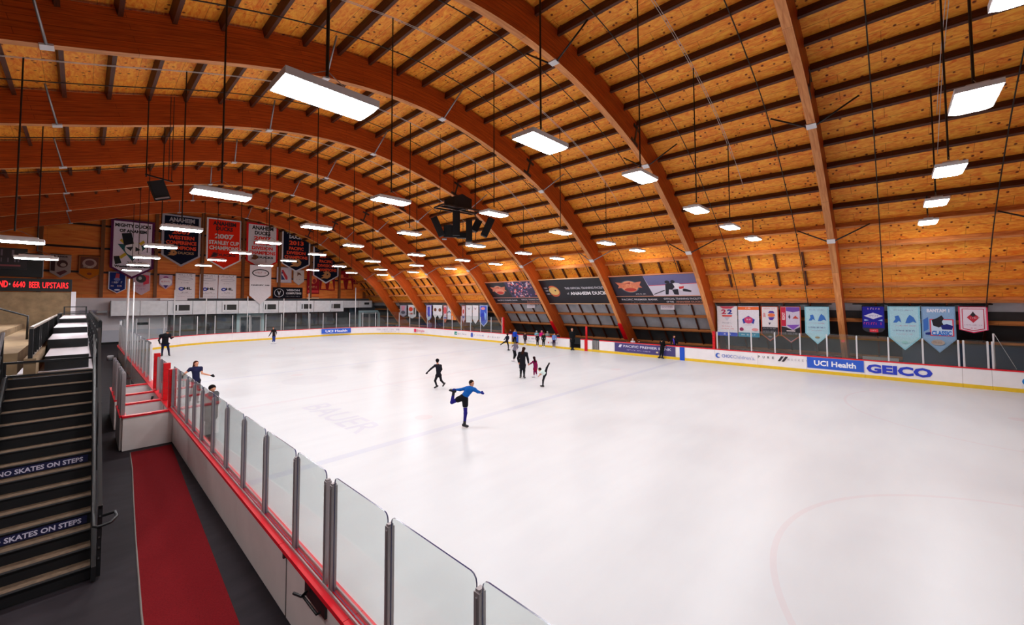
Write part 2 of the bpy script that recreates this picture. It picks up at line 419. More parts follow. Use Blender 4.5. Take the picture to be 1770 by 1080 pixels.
# ---- ceiling (plywood roof deck)
mb = MB(); n = 100; svals = np.linspace(0, S_EAVE, n + 1)
for i in range(n):
    a = prof(svals[i], DECK); b = prof(svals[i + 1], DECK); a2 = prof(svals[i], DECK + .1); b2 = prof(svals[i + 1], DECK + .1)
    u0, u1 = svals[i], svals[i + 1]
    mb.add([(a[0], Y0, a[1]), (a[0], Y1, a[1]), (b[0], Y1, b[1]), (b[0], Y0, b[1])], [(0, 1, 2, 3)], 0, [[(u0, Y0), (u0, Y1), (u1, Y1), (u1, Y0)]])
    mb.add([(a2[0], Y0, a2[1]), (a2[0], Y1, a2[1]), (b2[0], Y1, b2[1]), (b2[0], Y0, b2[1])], [(3, 2, 1, 0)], 1)
ceiling = tag(mb.build('ceiling', [M_deck, M_black], smooth=True), 'curved plywood roof deck over the ice rink', kind='structure')

# ---- glued timber arches
def arch_mesh(depth_scale=1.0):
    mb = MB(); m = NS
    for i in range(m):
        a, b = prof(ss[i]), prof(ss[i + 1]); A, B = prof(ss[i], DEPTH), prof(ss[i + 1], DEPTH); u0, u1 = ss[i], ss[i + 1]
        q = lambda p, y: (p[0], y, p[1])
        mb.add([q(a, 0), q(b, 0), q(B, 0), q(A, 0)], [(0, 1, 2, 3)], 0, [[(u0, 0), (u1, 0), (u1, DEPTH), (u0, DEPTH)]])
        mb.add([q(a, TH), q(b, TH), q(B, TH), q(A, TH)], [(3, 2, 1, 0)], 0, [[(u0, 3 + DEPTH), (u1, 3 + DEPTH), (u1, 3), (u0, 3)]])
        mb.add([q(a, 0), q(a, TH), q(b, TH), q(b, 0)], [(0, 1, 2, 3)], 1, [[(u0, 6.02), (u0, 6.14), (u1, 6.14), (u1, 6.02)]])
        mb.add([q(A, 0), q(A, TH), q(B, TH), q(B, 0)], [(3, 2, 1, 0)], 0, [[(u0, 7)] * 4])
    return mb.mesh('arch_beam', [M_glulam, M_soffit])
M_soffit = wood_mat('glulam_edge_face', (196, 118, 62), (230, 158, 96), lam=0.6)
arch_me = arch_mesh()
NARCH = 9
arch_words = ['nearest the camera, at the right', 'second from the right', 'third from the right', 'fourth from the right', 'fifth from the right', 'sixth from the right', 'seventh from the right', 'farthest, in front of the big banners']
BRX = [-0.8, 6.1, 11.6, 19.1, 24.7]
def brace_geo(mb, s, side):
    x0, z0, nx, nz = prof(s, -0.01); p0 = (x0, TH / 2 + side * 0.14, z0)
    x1, z1, _, _ = prof(s, DECK - .3); p1 = (x1, TH / 2 + side * 1.4, z1)
    mb.tube([p0, p1], .032, 8)
def clip_geo(mb, s):
    x0, z0, nx, nz = prof(s, -0.012); dx, dz = nz, -nx
    mb.bar((x0 - dx * .13, TH / 2, z0 - dz * .13), (x0 + dx * .13, TH / 2, z0 + dz * .13), TH + .05, .05, up=(nx, 0, nz))
mb = MB()
for x in BRX:
    pass
brace_meshes = []; dark_braces = {}
for x in BRX:
    s = s_at_x(x); row = []
    for side in (-1, 1):
        m1 = MB(); brace_geo(m1, s, side); row.append(m1.mesh('knee_brace', M_steel, True)); m1b = MB(); brace_geo(m1b, s, side); dark_braces[id(row), side] = m1b.mesh('knee_brace', M_blacksteel, True)
    m2 = MB(); clip_geo(m2, s); row.append(m2.mesh('brace_bracket', M_aluw)); brace_meshes.append(row)
def splice(mb, s):
    x0, z0, nx, nz = prof(s, .1); x1, z1, _, _ = prof(s, DEPTH - .05); dx, dz = nz, -nx
    for y in (-.012, TH + .012):
        mb.bar((x0, y, z0), (x1, y, z1), .025, .12, up=(dx, 0, dz))
        for k in (.12, .9):
            xm, zm, _, _ = prof(s, k); mb.bar((xm - dx * .33, y, zm - dz * .33), (xm + dx * .33, y, zm + dz * .33), .025, .14, up=(nx, 0, nz))
m3 = MB(); splice(m3, s_at_x(17.6)); splice_me = m3.mesh('splice_plate', mat('dark_splice_steel', (58, 48, 46), rough=.5, metal=.3))
arch_y = [YA + SP * i for i in range(-1, 8)]
for k, y in enumerate(arch_y):
    e = newobj('timber_arch', arch_me.copy() if k == 0 else arch_me); e.location = (0, y, 0)
    lab = 'curved glued timber arch ' + (arch_words[k - 1] if k else 'just beyond the right edge of the view')
    tag(e, lab, 'roof beam', 'timber roof arches')
    if k == 0: e.data = arch_me
    for row in brace_meshes:
        for j, me_ in enumerate(row):
            if k == 0 and j == 0: continue
            if k <= 2 and j < 2: me_ = dark_braces[id(row), (-1, 1)[j]]
            o = newobj(('knee_brace', 'knee_brace', 'brace_bracket')[j], me_, e)
    newobj('splice_plate', splice_me, e)

# ---- purlins between arches
s_apex = s_at_x(10.41, DECK)
pm = MB(); L_ = SP - TH - .01
pm.bar((0, 0, 0), (0, L_, 0), .115, .30, up=(0, 0, 1), uv=True)
purlin_me = pm.mesh('roof_purlin', M_purlin); purlin_lit = pm.mesh('roof_purlin', M_girt)  # lowest rows get paler timber, their lit look put into the colour
bay_words = ['between the right edge and the nearest arch', 'between the first and second arches from the right', 'between the second and third arches from the right', 'between the third and fourth arches from the right',
             'between the fourth and fifth arches from the right', 'between the fifth and sixth arches from the right', 'between the sixth and seventh arches from the right', 'between the seventh arch and the farthest one', 'between the farthest arch and the banner wall']
svs = []
k = -20
while True:
    s = s_apex + 1.225 * k
    if s > S_EAVE - .3: break
    if s > 0 and prof(s, DECK)[0] > -6.2: svs.append(s)
    k += 1
for b in range(9):
    y = arch_y[b] + TH + .005 if b < 8 else arch_y[8] + TH + .005
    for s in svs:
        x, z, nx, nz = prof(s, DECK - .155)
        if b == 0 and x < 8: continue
        o = newobj('roof_purlin', purlin_lit if s > svs[-4] - .01 else purlin_me); o.location = (x, y, z); o.rotation_euler = (0, math.atan2(nx, nz), 0)
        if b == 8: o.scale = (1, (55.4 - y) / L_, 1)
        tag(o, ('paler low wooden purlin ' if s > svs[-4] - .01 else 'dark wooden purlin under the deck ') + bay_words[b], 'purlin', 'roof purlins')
print('purlins', len(svs) * 8)

# ---- right wall: siding on the lower vault, girts and studs
mb = MB(); S2 = s_at_z(0.0, DECK)
for b in range(9):
    y0 = arch_y[b] if b else Y0; y1 = arch_y[b + 1] if b < 8 else Y1
    for (sa, sb, mi) in ((S_EAVE, s_at_z(2.0, DECK), 0), (s_at_z(2.0, DECK), S2, 1)):
        m_ = mi
        if b in (0, 1): m_ = 1 if (mi or True) else 0
        a, c = prof(sa, DECK), prof(sb, DECK)
        if b in (0, 1, 7, 8, 6, 5) :
            sm = s_at_z(3.45, DECK); d = prof(sm, DECK)
            if mi == 0:
                mb.add([(a[0], y0, a[1]), (a[0], y1, a[1]), (d[0], y1, d[1]), (d[0], y0, d[1])], [(0, 1, 2, 3)], 0)
                mb.add([(d[0], y0, d[1]), (d[0], y1, d[1]), (c[0], y1, c[1]), (c[0], y0, c[1])], [(0, 1, 2, 3)], 1)
                continue
        mb.add([(a[0], y0, a[1]), (a[0], y1, a[1]), (c[0], y1, c[1]), (c[0], y0, c[1])], [(0, 1, 2, 3)], m_)
wall_right = tag(mb.build('wall_right', [M_panelgrey, M_panelshade]), 'sloping grey siding along the far side of the rink', kind='structure')
for b in range(0, 9):
    y0 = arch_y[b] + TH; y1 = (arch_y[b + 1] if b < 8 else 55.4)
    for z in (4.1, 3.0, 1.95, 0.85):
        s = s_at_z(z, DECK); x, zz, nx, nz = prof(s, DECK - .14)
        m_ = MB(); m_.bar((x, y0, zz), (x, y1, zz), .26 if z > 4 else .2, .1 if z < 4 else .16, up=(-nz, 0, nx), uv=True)
        m_.build('girt', M_girt, wall_right)
    if b <= 4:
        for j in range(1, 5):
            yy = y0 + (y1 - y0) * j / 5
            m_ = MB()
            a = prof(s_at_z(4.0, DECK), DECK - .07); c = prof(s_at_z(.9, DECK), DECK - .07)
            m_.bar((a[0], yy, a[1]), (c[0], yy, c[1]), .075, .14, up=(a[2], 0, a[3]), uv=True)
            m_.build('stud', M_purlin, wall_right)
# short blocking pieces between the two lowest purlins
low = svs[-4:]
blk = {}
bid = 0
for b in range(1, 9):
    y0 = arch_y[b] + TH; y1 = arch_y[b + 1] if b < 8 else 55.4
    for r in (0, 1):
        sa, sb = (low[-3], low[-2]) if r == 0 else (low[-2], low[-1])
        a, c = prof(sa + .06, DECK - .08), prof(sb - .06, DECK - .08)
        for j in range(1, 5):
            yy = y0 + (y1 - y0) * j / 5
            if (r,) not in blk:
                m_ = MB(); m_.bar((a[0], 0, a[1]), (c[0], 0, c[1]), .09, .15, up=(a[2], 0, a[3]), uv=True); blk[(r,)] = m_.mesh('blocking', M_purlin)
            o = newobj('blocking', blk[(r,)], ceiling); o.location = (0, yy, 0)

# ---- sprinkler pipes and conduits following the vault
def along(mb, y, off, x0, x1, r, n=60, nn=6):
    sa, sb = s_at_x(x0), s_at_x(x1)
    mb.tube([(lambda p: (p[0], y, p[1]))(prof(sa + (sb - sa) * i / n, off)) for i in range(n + 1)], r, nn)
for b in range(0, 9):
    yb = arch_y[b]
    for j, fr in enumerate((0.24, 0.76)):
        m_ = MB(); along(m_, yb + SP * fr, DECK - .36, -6, 28, .02)
        o = m_.build('sprinkler_pipe', M_pipe, smooth=True)
        tag(o, ('nearer' if j == 0 else 'farther') + ' thin black sprinkler pipe ' + bay_words[b], 'pipe', 'sprinkler pipes')
    m_ = MB(); along(m_, yb + SP * .5 - .035, DECK - .34, -6, 22, .010, nn=5)
    if b < 6: along(m_, yb + SP * .5 + .035, DECK - .34, -6, 20.5, .010, nn=5)
    o = m_.build('conduit', M_conduit, smooth=True)
    tag(o, 'pale metal conduits ' + bay_words[b], 'conduit', 'lamp conduits')

# ---- floor
FL = MB(); FL.add([(-9.7, Y0, -.02), (31.9, Y0, -.02), (31.9, Y1, -.02), (-9.5, Y1, -.02)], [(0, 1, 2, 3)])
floor = tag(FL.build('floor', M_rubber), 'dark rubber flooring around the rink', kind='structure')

# ---- walls
mb = MB()
mb.box((-9.75, Y0, -.02), (-9.6, Y1, 8.2), 0)
tag(mb.build('wall_left', M_darkwall), kind='structure')
mb = MB(); mb.box((-9.5, Y0 - .2, -.02), (33, Y0, 15), 0); tag(mb.build('wall_back', M_darkwall), kind='structure')
YE = 55.5
mb = MB()
# plywood field above, white wall below left, lobby zone below right
def quad(x0, z0, x1, z1, mi, y=YE):
    mb.add([(x0, y, z0), (x1, y, z0), (x1, y, z1), (x0, y, z1)], [(0, 1, 2, 3)], mi, [[(x0, z0), (x1, z0), (x1, z1), (x0, z1)]])
quad(-9.5, 4.45, 33, 15, 0)
quad(-9.5, 1.3, 6.25, 4.45, 1, YE - .02); quad(-9.5, -.02, 6.25, 1.3, 2, YE - .02)
quad(6.25, -.02, 33, 4.45, 3)
quad(-3.0, 6.0, 1.6, 11.5, 0, YE - .015)
wall_end = tag(mb.build('wall_end', [M_endwood, M_plaster, M_greywall, M_lobby]), 'plywood end wall above a white wall and a glazed lobby', kind='structure')
for x in (-6.2, -2.65, 1.25, 5.15, 9.0, 12.85, 16.7, 20.4, 24.2, 27.8):
    m_ = MB(); zt = 13.2
    sx = s_at_x(x, DECK); zt = prof(sx, DECK)[1]
    m_.box((x - .13, YE - .32, 4.5), (x + .13, YE - .02, zt)); o = m_.build('trim_1', M_girt, wall_end); o.name = 'stud'
for z in (6.9, 9.2, 11.4):
    m_ = MB(); m_.box((-8, YE - .12, z - .09), (27.5 if z < 8 else (24.5 if z < 10 else 20), YE - .02, z + .09)); m_.build('girt', M_purlin, wall_end)
m_ = MB(); m_.box((-3, YE - .1, -.02), (6.25, YE - .03, .16)); tag(m_.build('baseboard_end', M_black), kind='structure')
# lobby glazing along the end wall
cols = [6.4, 8.5, 10.4, 12.3, 15.2, 17.3, 19.4, 21.5, 23.6, 25.6, 27.0, 30.4]
wn = 0
for a, b in zip(cols[:-1], cols[1:]):
    if (a, b) in ((12.3, 15.2), (27.0, 30.4)): continue
    wn += 1
    m_ = MB()
    for x in (a, b - .09): m_.box((x, YE - .12, .9), (x + .09, YE - .02, 3.55))
    m_.box((a, YE - .12, 3.46), (b, YE - .02, 3.55)); m_.box((a, YE - .12, .9), (b, YE - .02, .99)); m_.box((a, YE - .1, 2.4), (b, YE - .03, 2.44))
    w = tag(m_.build('window_%d' % wn, M_blacksteel), 'dark framed lobby window in the end wall', kind='structure')
    m_ = MB(); m_.box((a + .09, YE - .07, .99), (b - .09, YE - .04, 3.46)); m_.build('window_pane', mat('lobby_pane_%d' % (wn % 3), [(70, 84, 96), (98, 104, 112), (54, 60, 66)][wn % 3], rough=.12, spec=.7, noise=.5, nscale=1.1), w)
for i, (a, b) in enumerate(((12.35, 15.15), (27.05, 30.3))):
    m_ = MB(); zt = 2.75
    m_.box((a, YE - .25, 0), (a + .28, YE - .02, zt)); m_.box((b - .28, YE - .25, 0), (b, YE - .02, zt)); m_.box((a + .28, YE - .25, zt - .35), (b - .28, YE - .02, zt))
    d = tag(m_.build('door_%d' % (i + 1), M_paleblue), 'pale blue framed double lobby door', kind='structure')
    mid = (a + b) / 2
    for x0, x1 in ((a + .3, mid - .02), (mid + .02, b - .3)):
        m_ = MB(); m_.box((x0, YE - .16, .02), (x0 + .1, YE - .08, zt - .37)); m_.box((x1 - .1, YE - .16, .02), (x1, YE - .08, zt - .37)); m_.box((x0 + .1, YE - .16, zt - .5), (x1 - .1, YE - .08, zt - .37)); m_.box((x0 + .1, YE - .16, .02), (x1 - .1, YE - .08, .3))
        lf = m_.build('door_leaf', M_aluw, d)
        m_ = MB(); m_.box((x0 + .1, YE - .13, .3), (x1 - .1, YE - .1, zt - .5)); m_.build('door_glass', mat('door_glass', (72, 82, 92), rough=.1, spec=.7), lf)
        hx = x1 - .2 if x0 < mid - .1 else x0 + .12
        m_ = MB(); m_.tube([(hx, YE - .2, .95), (hx, YE - .2, 1.35)], .02); m_.build('door_handle', M_steel, lf)

# ---- air duct in front of the end wall
def duct(x0, x1, y0, y1, z0, z1, lab):
    e = empty('air_duct', (0, 0, 0), label=lab, cat='air duct')
    m_ = MB(); m_.box((x0, y0, z0), (x1, y1, z1)); m_.build('duct_body', M_galv, e)
    x = x0
    while x < x1 + .01:
        m_ = MB(); xx = min(x, x1 - .05); m_.box((xx, y0 - .025, z0 - .02), (xx + .05, y1, z1 + .02)); m_.build('flange', M_steel, e); x += 2.05
    return e
dz0, dz1 = 2.72, 4.15
e = duct(1.9, 24.2, 53.9, 55.0, dz0, dz1, 'long grey sheet metal air duct under the end wall banners')
vents = [6.6, 10.75, 14.75, 18.8, 22.5]
for x in vents:
    m_ = MB(); m_.box((x - .1, 53.76, dz0 + .2), (x + 1.35, 53.88, dz1 - .18)); g = m_.build('vent_frame', M_galv, e)
    m_ = MB(); m_.box((x + .3, 53.73, dz0 + .42), (x + 1.2, 53.78, dz1 - .42))
    m_.build('vent_grille', mat('grille_dark', (58, 58, 56), rough=.6, noise=.4, nscale=30), g)
    m_ = MB(); m_.box((x + .05, 53.735, dz0 + .42), (x + .16, 53.78, dz1 - .42)); m_.build('damper_slot', M_black, g)
e2 = duct(24.4, 28.6, 54.4, 55.1, 3.2, 4.15, 'smaller grey air duct at the right end of the long duct')
m_ = MB(); m_.box((27.2, 54.3, 3.5), (28.2, 54.38, 4.0)); g = m_.build('vent_frame', M_galv, e2)
m_ = MB(); m_.box((27.35, 54.26, 3.6), (28.05, 54.31, 3.9)); m_.build('vent_grille', MATS['grille_dark'], g)
for i, x in enumerate((1.0, 5.5)):
    m_ = MB(); m_.box((x, 54.6, 3.02 if i == 0 else 4.2), (x + (.75 if i == 0 else 2.2), 54.95 if i == 0 else 55.3, 3.22 if i == 0 else 4.42))
    tag(m_.build('ceiling_bracket' if i == 0 else 'wall_ledge', M_steel if i == 0 else M_plaster), ['small grey bracket on the white wall left of the duct', 'white ledge above the long duct'][i], ['bracket', 'ledge'][i])
m_ = MB(); m_.box((3.9, 55.38, 1.75), (4.75, 55.47, 1.98)); tag(m_.build('wall_vent', M_black), 'small black vent low on the white end wall', 'vent')

# ================================================================== LAMPS
def lamp_proto():
    e = empty('ceiling_lamp')
    w, d, h = 1.17, .58, .07
    m_ = MB(); m_.box((-w / 2, -d / 2, -.004), (w / 2, d / 2, .02 + h)); m_.box((-w / 2 + .12, -.14, .09), (w / 2 - .12, .14, .15)); m_.build('housing', M_scoffer, e)
    m_ = MB(); b = .035
    # bowed diffuser
    n = 8; rows = []; BD = .032
    for i in range(n + 1):
        t = -1 + 2 * i / n; rows.append((t * (d / 2 - .015), -.005 - BD * (1 - t ** 4) ** .5 * .9))
    vs = []; fs = []
    for yy, zz in rows:
        vs += [(-w / 2 + .02, yy, zz), (w / 2 - .02, yy, zz)]
    for i in range(n): fs.append((2 * i, 2 * i + 2, 2 * i + 3, 2 * i + 1))
    fs.append(tuple(2 * i for i in range(n + 1))[::-1]); fs.append(tuple(2 * i + 1 for i in range(n + 1)))
    m_.add(vs, fs); m_.build('diffuser', M_lamp, e, smooth=False)
    m_ = MB(); m_.tube([(-.45, 0, .12), (0, 0, .38), (.45, 0, .12)], .006, 5); m_.build('hanger_wire', M_steel, e)
    m_ = MB(); m_.tube([(0, 0, .3), (0, 0, 1.3)], .022, 6); m_.build('suspension_rod', M_pipe, e)
    return e
lamp0 = lamp_proto(); used = False
def kids(o): return [c for c in bpy.data.objects if c.parent == o]
def copy_tree(o, extra_parent=None, _c=None):
    c = o.copy(); C.objects.link(c); c.parent = extra_parent
    for ch in list(o.children): copy_tree(ch, c)
    return c
LX = [2.2, 6.65, 11.35, 15.95, 20.35, 24.5]; LZ = [6.64, 7.32, 7.63, 7.42, 7.34, 7.28]
col_words = ['first', 'second', 'third', 'fourth', 'fifth', 'sixth']
lamp_list = []
LXR = [[-2.2, 6.5, 11.0, 15.6, 20.0, 24.35], [2.11, 6.52, 11.14, 15.81, 20.14, 24.35], [2.29, 6.92, 11.67, 16.31, 20.75, 24.69], [2.41, 7.11, 11.9, 16.6, 21.07, 24.96],  # first entry is an unseen lamp added over the left aisle
       [2.52, 7.1, 11.99, 16.77, 21.17, 24.9], [2.58, 7.29, 12.3, 16.85, 21.2, 25.2], [2.67, 7.23, 12.44, 16.95, 21.3, 25.2], [2.76, 7.5, 12.5, 17.0, 21.3, 25.2]]
for r in range(8):
    for c in range(6):
        lamp_list.append((LXR[r][c], 5.28 + SP * (r - 1) if r else -1.2, LZ[c], 'white hanging lamp, %s from left, in %s lamp row' % (col_words[c], ORD[r])))
for (x, y) in ((-2.6, 5.28), (-2.6, 11.98)): lamp_list.append((x, y, 6.6, 'hanging lamp over the left aisle, %s from the camera' % ('first' if y < 9 else 'second')))  # unseen lamps added to brighten the left aisle and outer boards
for (x, y) in ((-1.4, 18.68), (-1.3, 25.38)):
    lamp_list.append((x, y, 5.8, 'white hanging lamp far left over the %s' % ('stairs' if y < 20 else 'walkway, small, beyond the stairs')))
for x, y, z, lab in lamp_list:
    o = lamp0 if not used else copy_tree(lamp0); used = True
    o.location = (x, y, z); tag(o, lab, 'lamp', 'hanging lamps over the ice')
    zt = prof(s_at_x(x, DECK - .2), DECK - .32)[1]
    for ch in o.children:
        if ch.name.startswith('suspension_rod'): ch.scale = (1, 1, (zt - z) - .3); ch.location = (0, 0, .3 - .3 * ((zt - z) - .3))

# ================================================================== THE RINK
XL, XR, YC, HL, RC, HB = 2.0, 27.9, 17.97, 30.48, 8.5, 0.93
YF = YC + HL; YN = -12.0
ring_pts = []
def rink_outline(off=0.0, n=24):
    P = [(XL - off, YN), (XL - off, YF - RC)]
    for i in range(1, n + 1):
        a = math.pi - (math.pi / 2) * i / n; P.append((XL + RC + (RC + off) * math.cos(a), YF - RC + (RC + off) * math.sin(a)))
    P.append((XR - RC, YF + off))
    for i in range(1, n + 1):
        a = math.pi / 2 - (math.pi / 2) * i / n; P.append((XR - RC + (RC + off) * math.cos(a), YF - RC + (RC + off) * math.sin(a)))
    P.append((XR + off, YN)); return P
mb = MB(); pl = rink_outline(-0.014); mb.add([(x, y, 0.0) for x, y in pl[::-1]], [tuple(range(len(pl)))])
mb.add([(x, y, -.02) for x, y in pl[::-1]], [tuple(range(len(pl)))[::-1]])
ice = tag(mb.build('ice_sheet', M_ice), 'pale pinkish white skating ice with faint blue lines', 'ice')
m_ = MB()
put_text(m_, 'BAUER', (6.3, 14.2, 0), (0, -1, 0), (1, 0, 0), (0, 0, 1), 0, 0, 4.5, 1.0, .004)
m_.build('ice_lettering', mat('faded_ice_paint', (196, 197, 208), rough=.3), ice)

class Path:
    def __init__(s, pts):
        s.p = [Vector((a, b, 0)) for a, b in pts]; s.d = [0]
        for a, b in zip(s.p[:-1], s.p[1:]): s.d.append(s.d[-1] + (b - a).length)
        s.L = s.d[-1]
    def at(s, t):
        t = min(max(t, 0), s.L)
        for i in range(len(s.p) - 1):
            if t <= s.d[i + 1] + 1e-9:
                k = (t - s.d[i]) / max(s.d[i + 1] - s.d[i], 1e-9); d = (s.p[i + 1] - s.p[i]).normalized()
                return s.p[i].lerp(s.p[i + 1], k), d
        return s.p[-1], (s.p[-1] - s.p[-2]).normalized()
    def sub(s, a, b):
        out = [s.at(a)[0]] + [s.p[i] for i in range(len(s.p)) if a + 1e-4 < s.d[i] < b - 1e-4] + [s.at(b)[0]]
        return out
def offset_chain(pts, off):
    """offset a chain to its left side (outside of the rink when walked clockwise)"""
    out = []
    for i, p in enumerate(pts):
        d = (pts[min(i + 1, len(pts) - 1)] - pts[max(i - 1, 0)]).normalized(); out.append(p + Vector((-d.y, d.x, 0)) * off)
    return out
def wall_strip(mb, pts, o0, o1, z0, z1, mi=0):
    a = offset_chain(pts, o0); b = offset_chain(pts, o1); n = len(pts); vs = []
    for p, q in zip(a, b): vs += [(p.x, p.y, z0), (q.x, q.y, z0), (q.x, q.y, z1), (p.x, p.y, z1)]
    fs = []
    for i in range(n - 1):
        for j in range(4): fs.append((4 * i + j, 4 * i + (j + 1) % 4, 4 * i + 4 + (j + 1) % 4, 4 * i + 4 + j))
    fs.append((3, 2, 1, 0)); fs.append((4 * n - 4, 4 * n - 3, 4 * n - 2, 4 * n - 1)); mb.add(vs, fs, mi)
OUT = Path(rink_outline(0.0, 24))
# arc-length landmarks (walk: left side going away, across the far end, back along the right side)
S_LEFT_END = (YF - RC) - YN
S_ARC = math.pi / 2 * RC
S_FAR0 = OUT.d[25]; S_FAR1 = OUT.d[26]; S_R0 = OUT.d[50]
def s_right(y): return S_R0 + (YF - RC - y)
def s_left(y): return y - YN
bcount = 0
def board(a, b, lab, cap=True, kick=True, mtl=None, gate=False, h=HB):
    e = empty('rink_gate' if gate else 'dasher_board', tuple(OUT.at((a + b) / 2)[0]), label=lab, cat='rink gate' if gate else 'rink board', group=None if gate else 'rink boards')
    inv = Matrix.Translation(-e.location)
    pts = [p - e.location for p in OUT.sub(a + .004, b - .004)]
    m_ = MB(); wall_strip(m_, pts, 0.0, 0.10, 0.0, h - .05); m_.build('board_panel', mtl or M_white, e)
    if kick:
        m_ = MB(); wall_strip(m_, pts, -0.012, -0.001, 0.0, .17); m_.build('kick_plate', M_yellow, e)
    if cap:
        m_ = MB(); wall_strip(m_, pts, -0.02, 0.19, h - .05, h); m_.build('cap_rail', M_red, e)
    return e
# left side
left_cuts = [-12, -9.6, -7.2, -4.8, -2.4, 0.2, 2.55, 3.95, 5.78, 8.2, 10.6, 12.8, 15.1]
for k, (y0, y1) in enumerate(zip(left_cuts[:-1], left_cuts[1:])):
    g = (y0 == 3.95)
    e = board(s_left(y0), s_left(y1), 'white gate panel with black latch in the near boards' if g else ('white rink board below the near glass, %s from the bottom edge' % ORD[max(k - 5, 0)] if k >= 5 else 'white rink board behind the camera side'), gate=g)
    if g:
        m_ = MB(); m_.bar((-.115, 1.42 - .5, .73), (-.115, 1.42 - .5, .84), .035, .05, up=(1, 0, 0)); m_.build('hinge', M_blacksteel, e)
        m_ = MB(); m_.box((-.125, -.35, .62), (-.10, .22, .78))
        m_.tube([(-.14, .12, .7), (-.22, .05, .72), (-.25, .2, .70)], .016); m_.tube([(-.15, -.3, .69), (-.19, -.3, .69), (-.19, .1, .69), (-.15, .1, .69)], .014); m_.build('latch', M_blacksteel, e)
        m_ = MB(); m_.box((-.105, -.03 + .92, .0), (-.0995, -.015 + .92, .87)); m_.build('gate_seam', M_black, e)
left2 = [15.1, 17.0, 18.9, 20.8, 23.2, 25.6, 28.0, 30.4, 32.8, 35.2, 37.6, 39.95]
for k, (y0, y1) in enumerate(zip(left2[:-1], left2[1:])):
    board(s_left(y0), s_left(y1), 'white rink board on the left side %s' % ('beside the penalty box' if k < 3 else 'beyond the penalty box, %s one' % ORD[k - 3]))
nA = 6
for k in range(nA): board(S_LEFT_END + (S_FAR0 - S_LEFT_END) * k / nA, S_LEFT_END + (S_FAR0 - S_LEFT_END) * (k + 1) / nA, 'curved white board in the far left corner, %s from left' % ORD[k], mtl=M_whitein)
for k in range(4): board(S_FAR0 + (S_FAR1 - S_FAR0) * k / 4, S_FAR0 + (S_FAR1 - S_FAR0) * (k + 1) / 4, 'white board across the far end, %s from left' % ORD[k], mtl=M_whitein)
for k in range(nA): board(S_FAR1 + (S_R0 - S_FAR1) * k / nA, S_FAR1 + (S_R0 - S_FAR1) * (k + 1) / nA, 'curved white board in the far right corner, %s from left' % ORD[k], mtl=M_whitein)
rc = [39.95, 37.5, 35.1, 32.7, 30.3, 28.0, 26.3, 25.7, 24.9, 22.6, 19.65]
for k, (y0, y1) in enumerate(zip(rc[:-1], rc[1:])):
    if (y0, y1) == (26.3, 25.7): continue
    board(s_right(y0), s_right(y1), 'white board on the far long side left of the doorway, %s from left' % ORD[k], mtl=M_whitein)
# doorway, post, grey opening
board(s_right(18.6), s_right(17.5), 'short white board with red centre post beside the doorway', mtl=M_whitein)
board(s_right(16.85), s_right(15.6), 'plain white board left of the purple bank sign', mtl=M_whitein)
rc2 = [15.6, 13.2, 10.85, 8.4, 6.0, 3.6, 1.15, -2.25, -3.14, -5.6, -8.8, -12]
for k, (y0, y1) in enumerate(zip(rc2[:-1], rc2[1:])):
    board(s_right(y0), s_right(y1), 'white board on the far long side, %s right of the grey opening' % ORD[k + 1], mtl=M_whitein)
def thing_box(name, lo, hi, m, lab, cat, bev=0):
    m_ = MB(); m_.box(lo, hi); return tag(m_.build(name, m), lab, cat)
thing_box('threshold', (27.9, 18.6, .0), (28.05, 19.65, .17), M_yellow, 'yellow threshold across the dark rinkside doorway', 'threshold')
e = empty('rink_gate', (28.0, 17.15, 0), label='grey ribbed opening right of the red centre post', cat='rink gate')
for k in range(5):
    m_ = MB(); m_.box((-.02, -.28 + k * .125, .17), (.06, -.20 + k * .125, .88)); m_.build('rib', M_alu if k % 2 else M_steel, e)
m_ = MB(); m_.box((.07, -.31, 0), (.1, .34, .9)); m_.build('back_panel', M_black, e)
m_ = MB(); m_.box((-.08, -.31, 0), (.05, .34, .165)); m_.build('kick_plate', M_yellow, e)
e = empty('rink_gate', (27.95, 26.0, 0), label='dark open gate beside the far blue post', cat='rink gate')
m_ = MB(); m_.box((0, -.3, 0), (.03, .3, .17)); m_.build('kick_plate', M_yellow, e)
m_ = MB(); m_.box((.02, -.28, .17), (.06, .0, .85)); m_.build('gate_leaf', M_steel, e)
# coloured uprights that carry the line colours up the boards
def stripe(y, w, m, lab, h=HB - .06):
    m_ = MB(); m_.box((27.865, y - w / 2, 0.004), (27.884, y + w / 2, h)); return tag(m_.build('board_stripe', m), lab, 'stripe')
M_blue = mat('line_blue', (20, 78, 190), rough=.35)
stripe(10.45, .32, M_blue, 'blue upright stripe on the boards right of the bank sign')
stripe(25.55, .26, M_blue, 'blue upright stripe on the boards by the far gate')
e = empty('marker_post', (27.9, 18.05, 0), label='tall red centre line post rising above the far boards', cat='post')
m_ = MB(); m_.box((-.036, -.14, .004), (-.022, .14, .93)); m_.build('lower_stripe', M_pad, e)
m_ = MB(); m_.tube([(.06, 0, .932), (.06, 0, 1.98)], .085, 12); m_.build('post', M_pad, e, True)

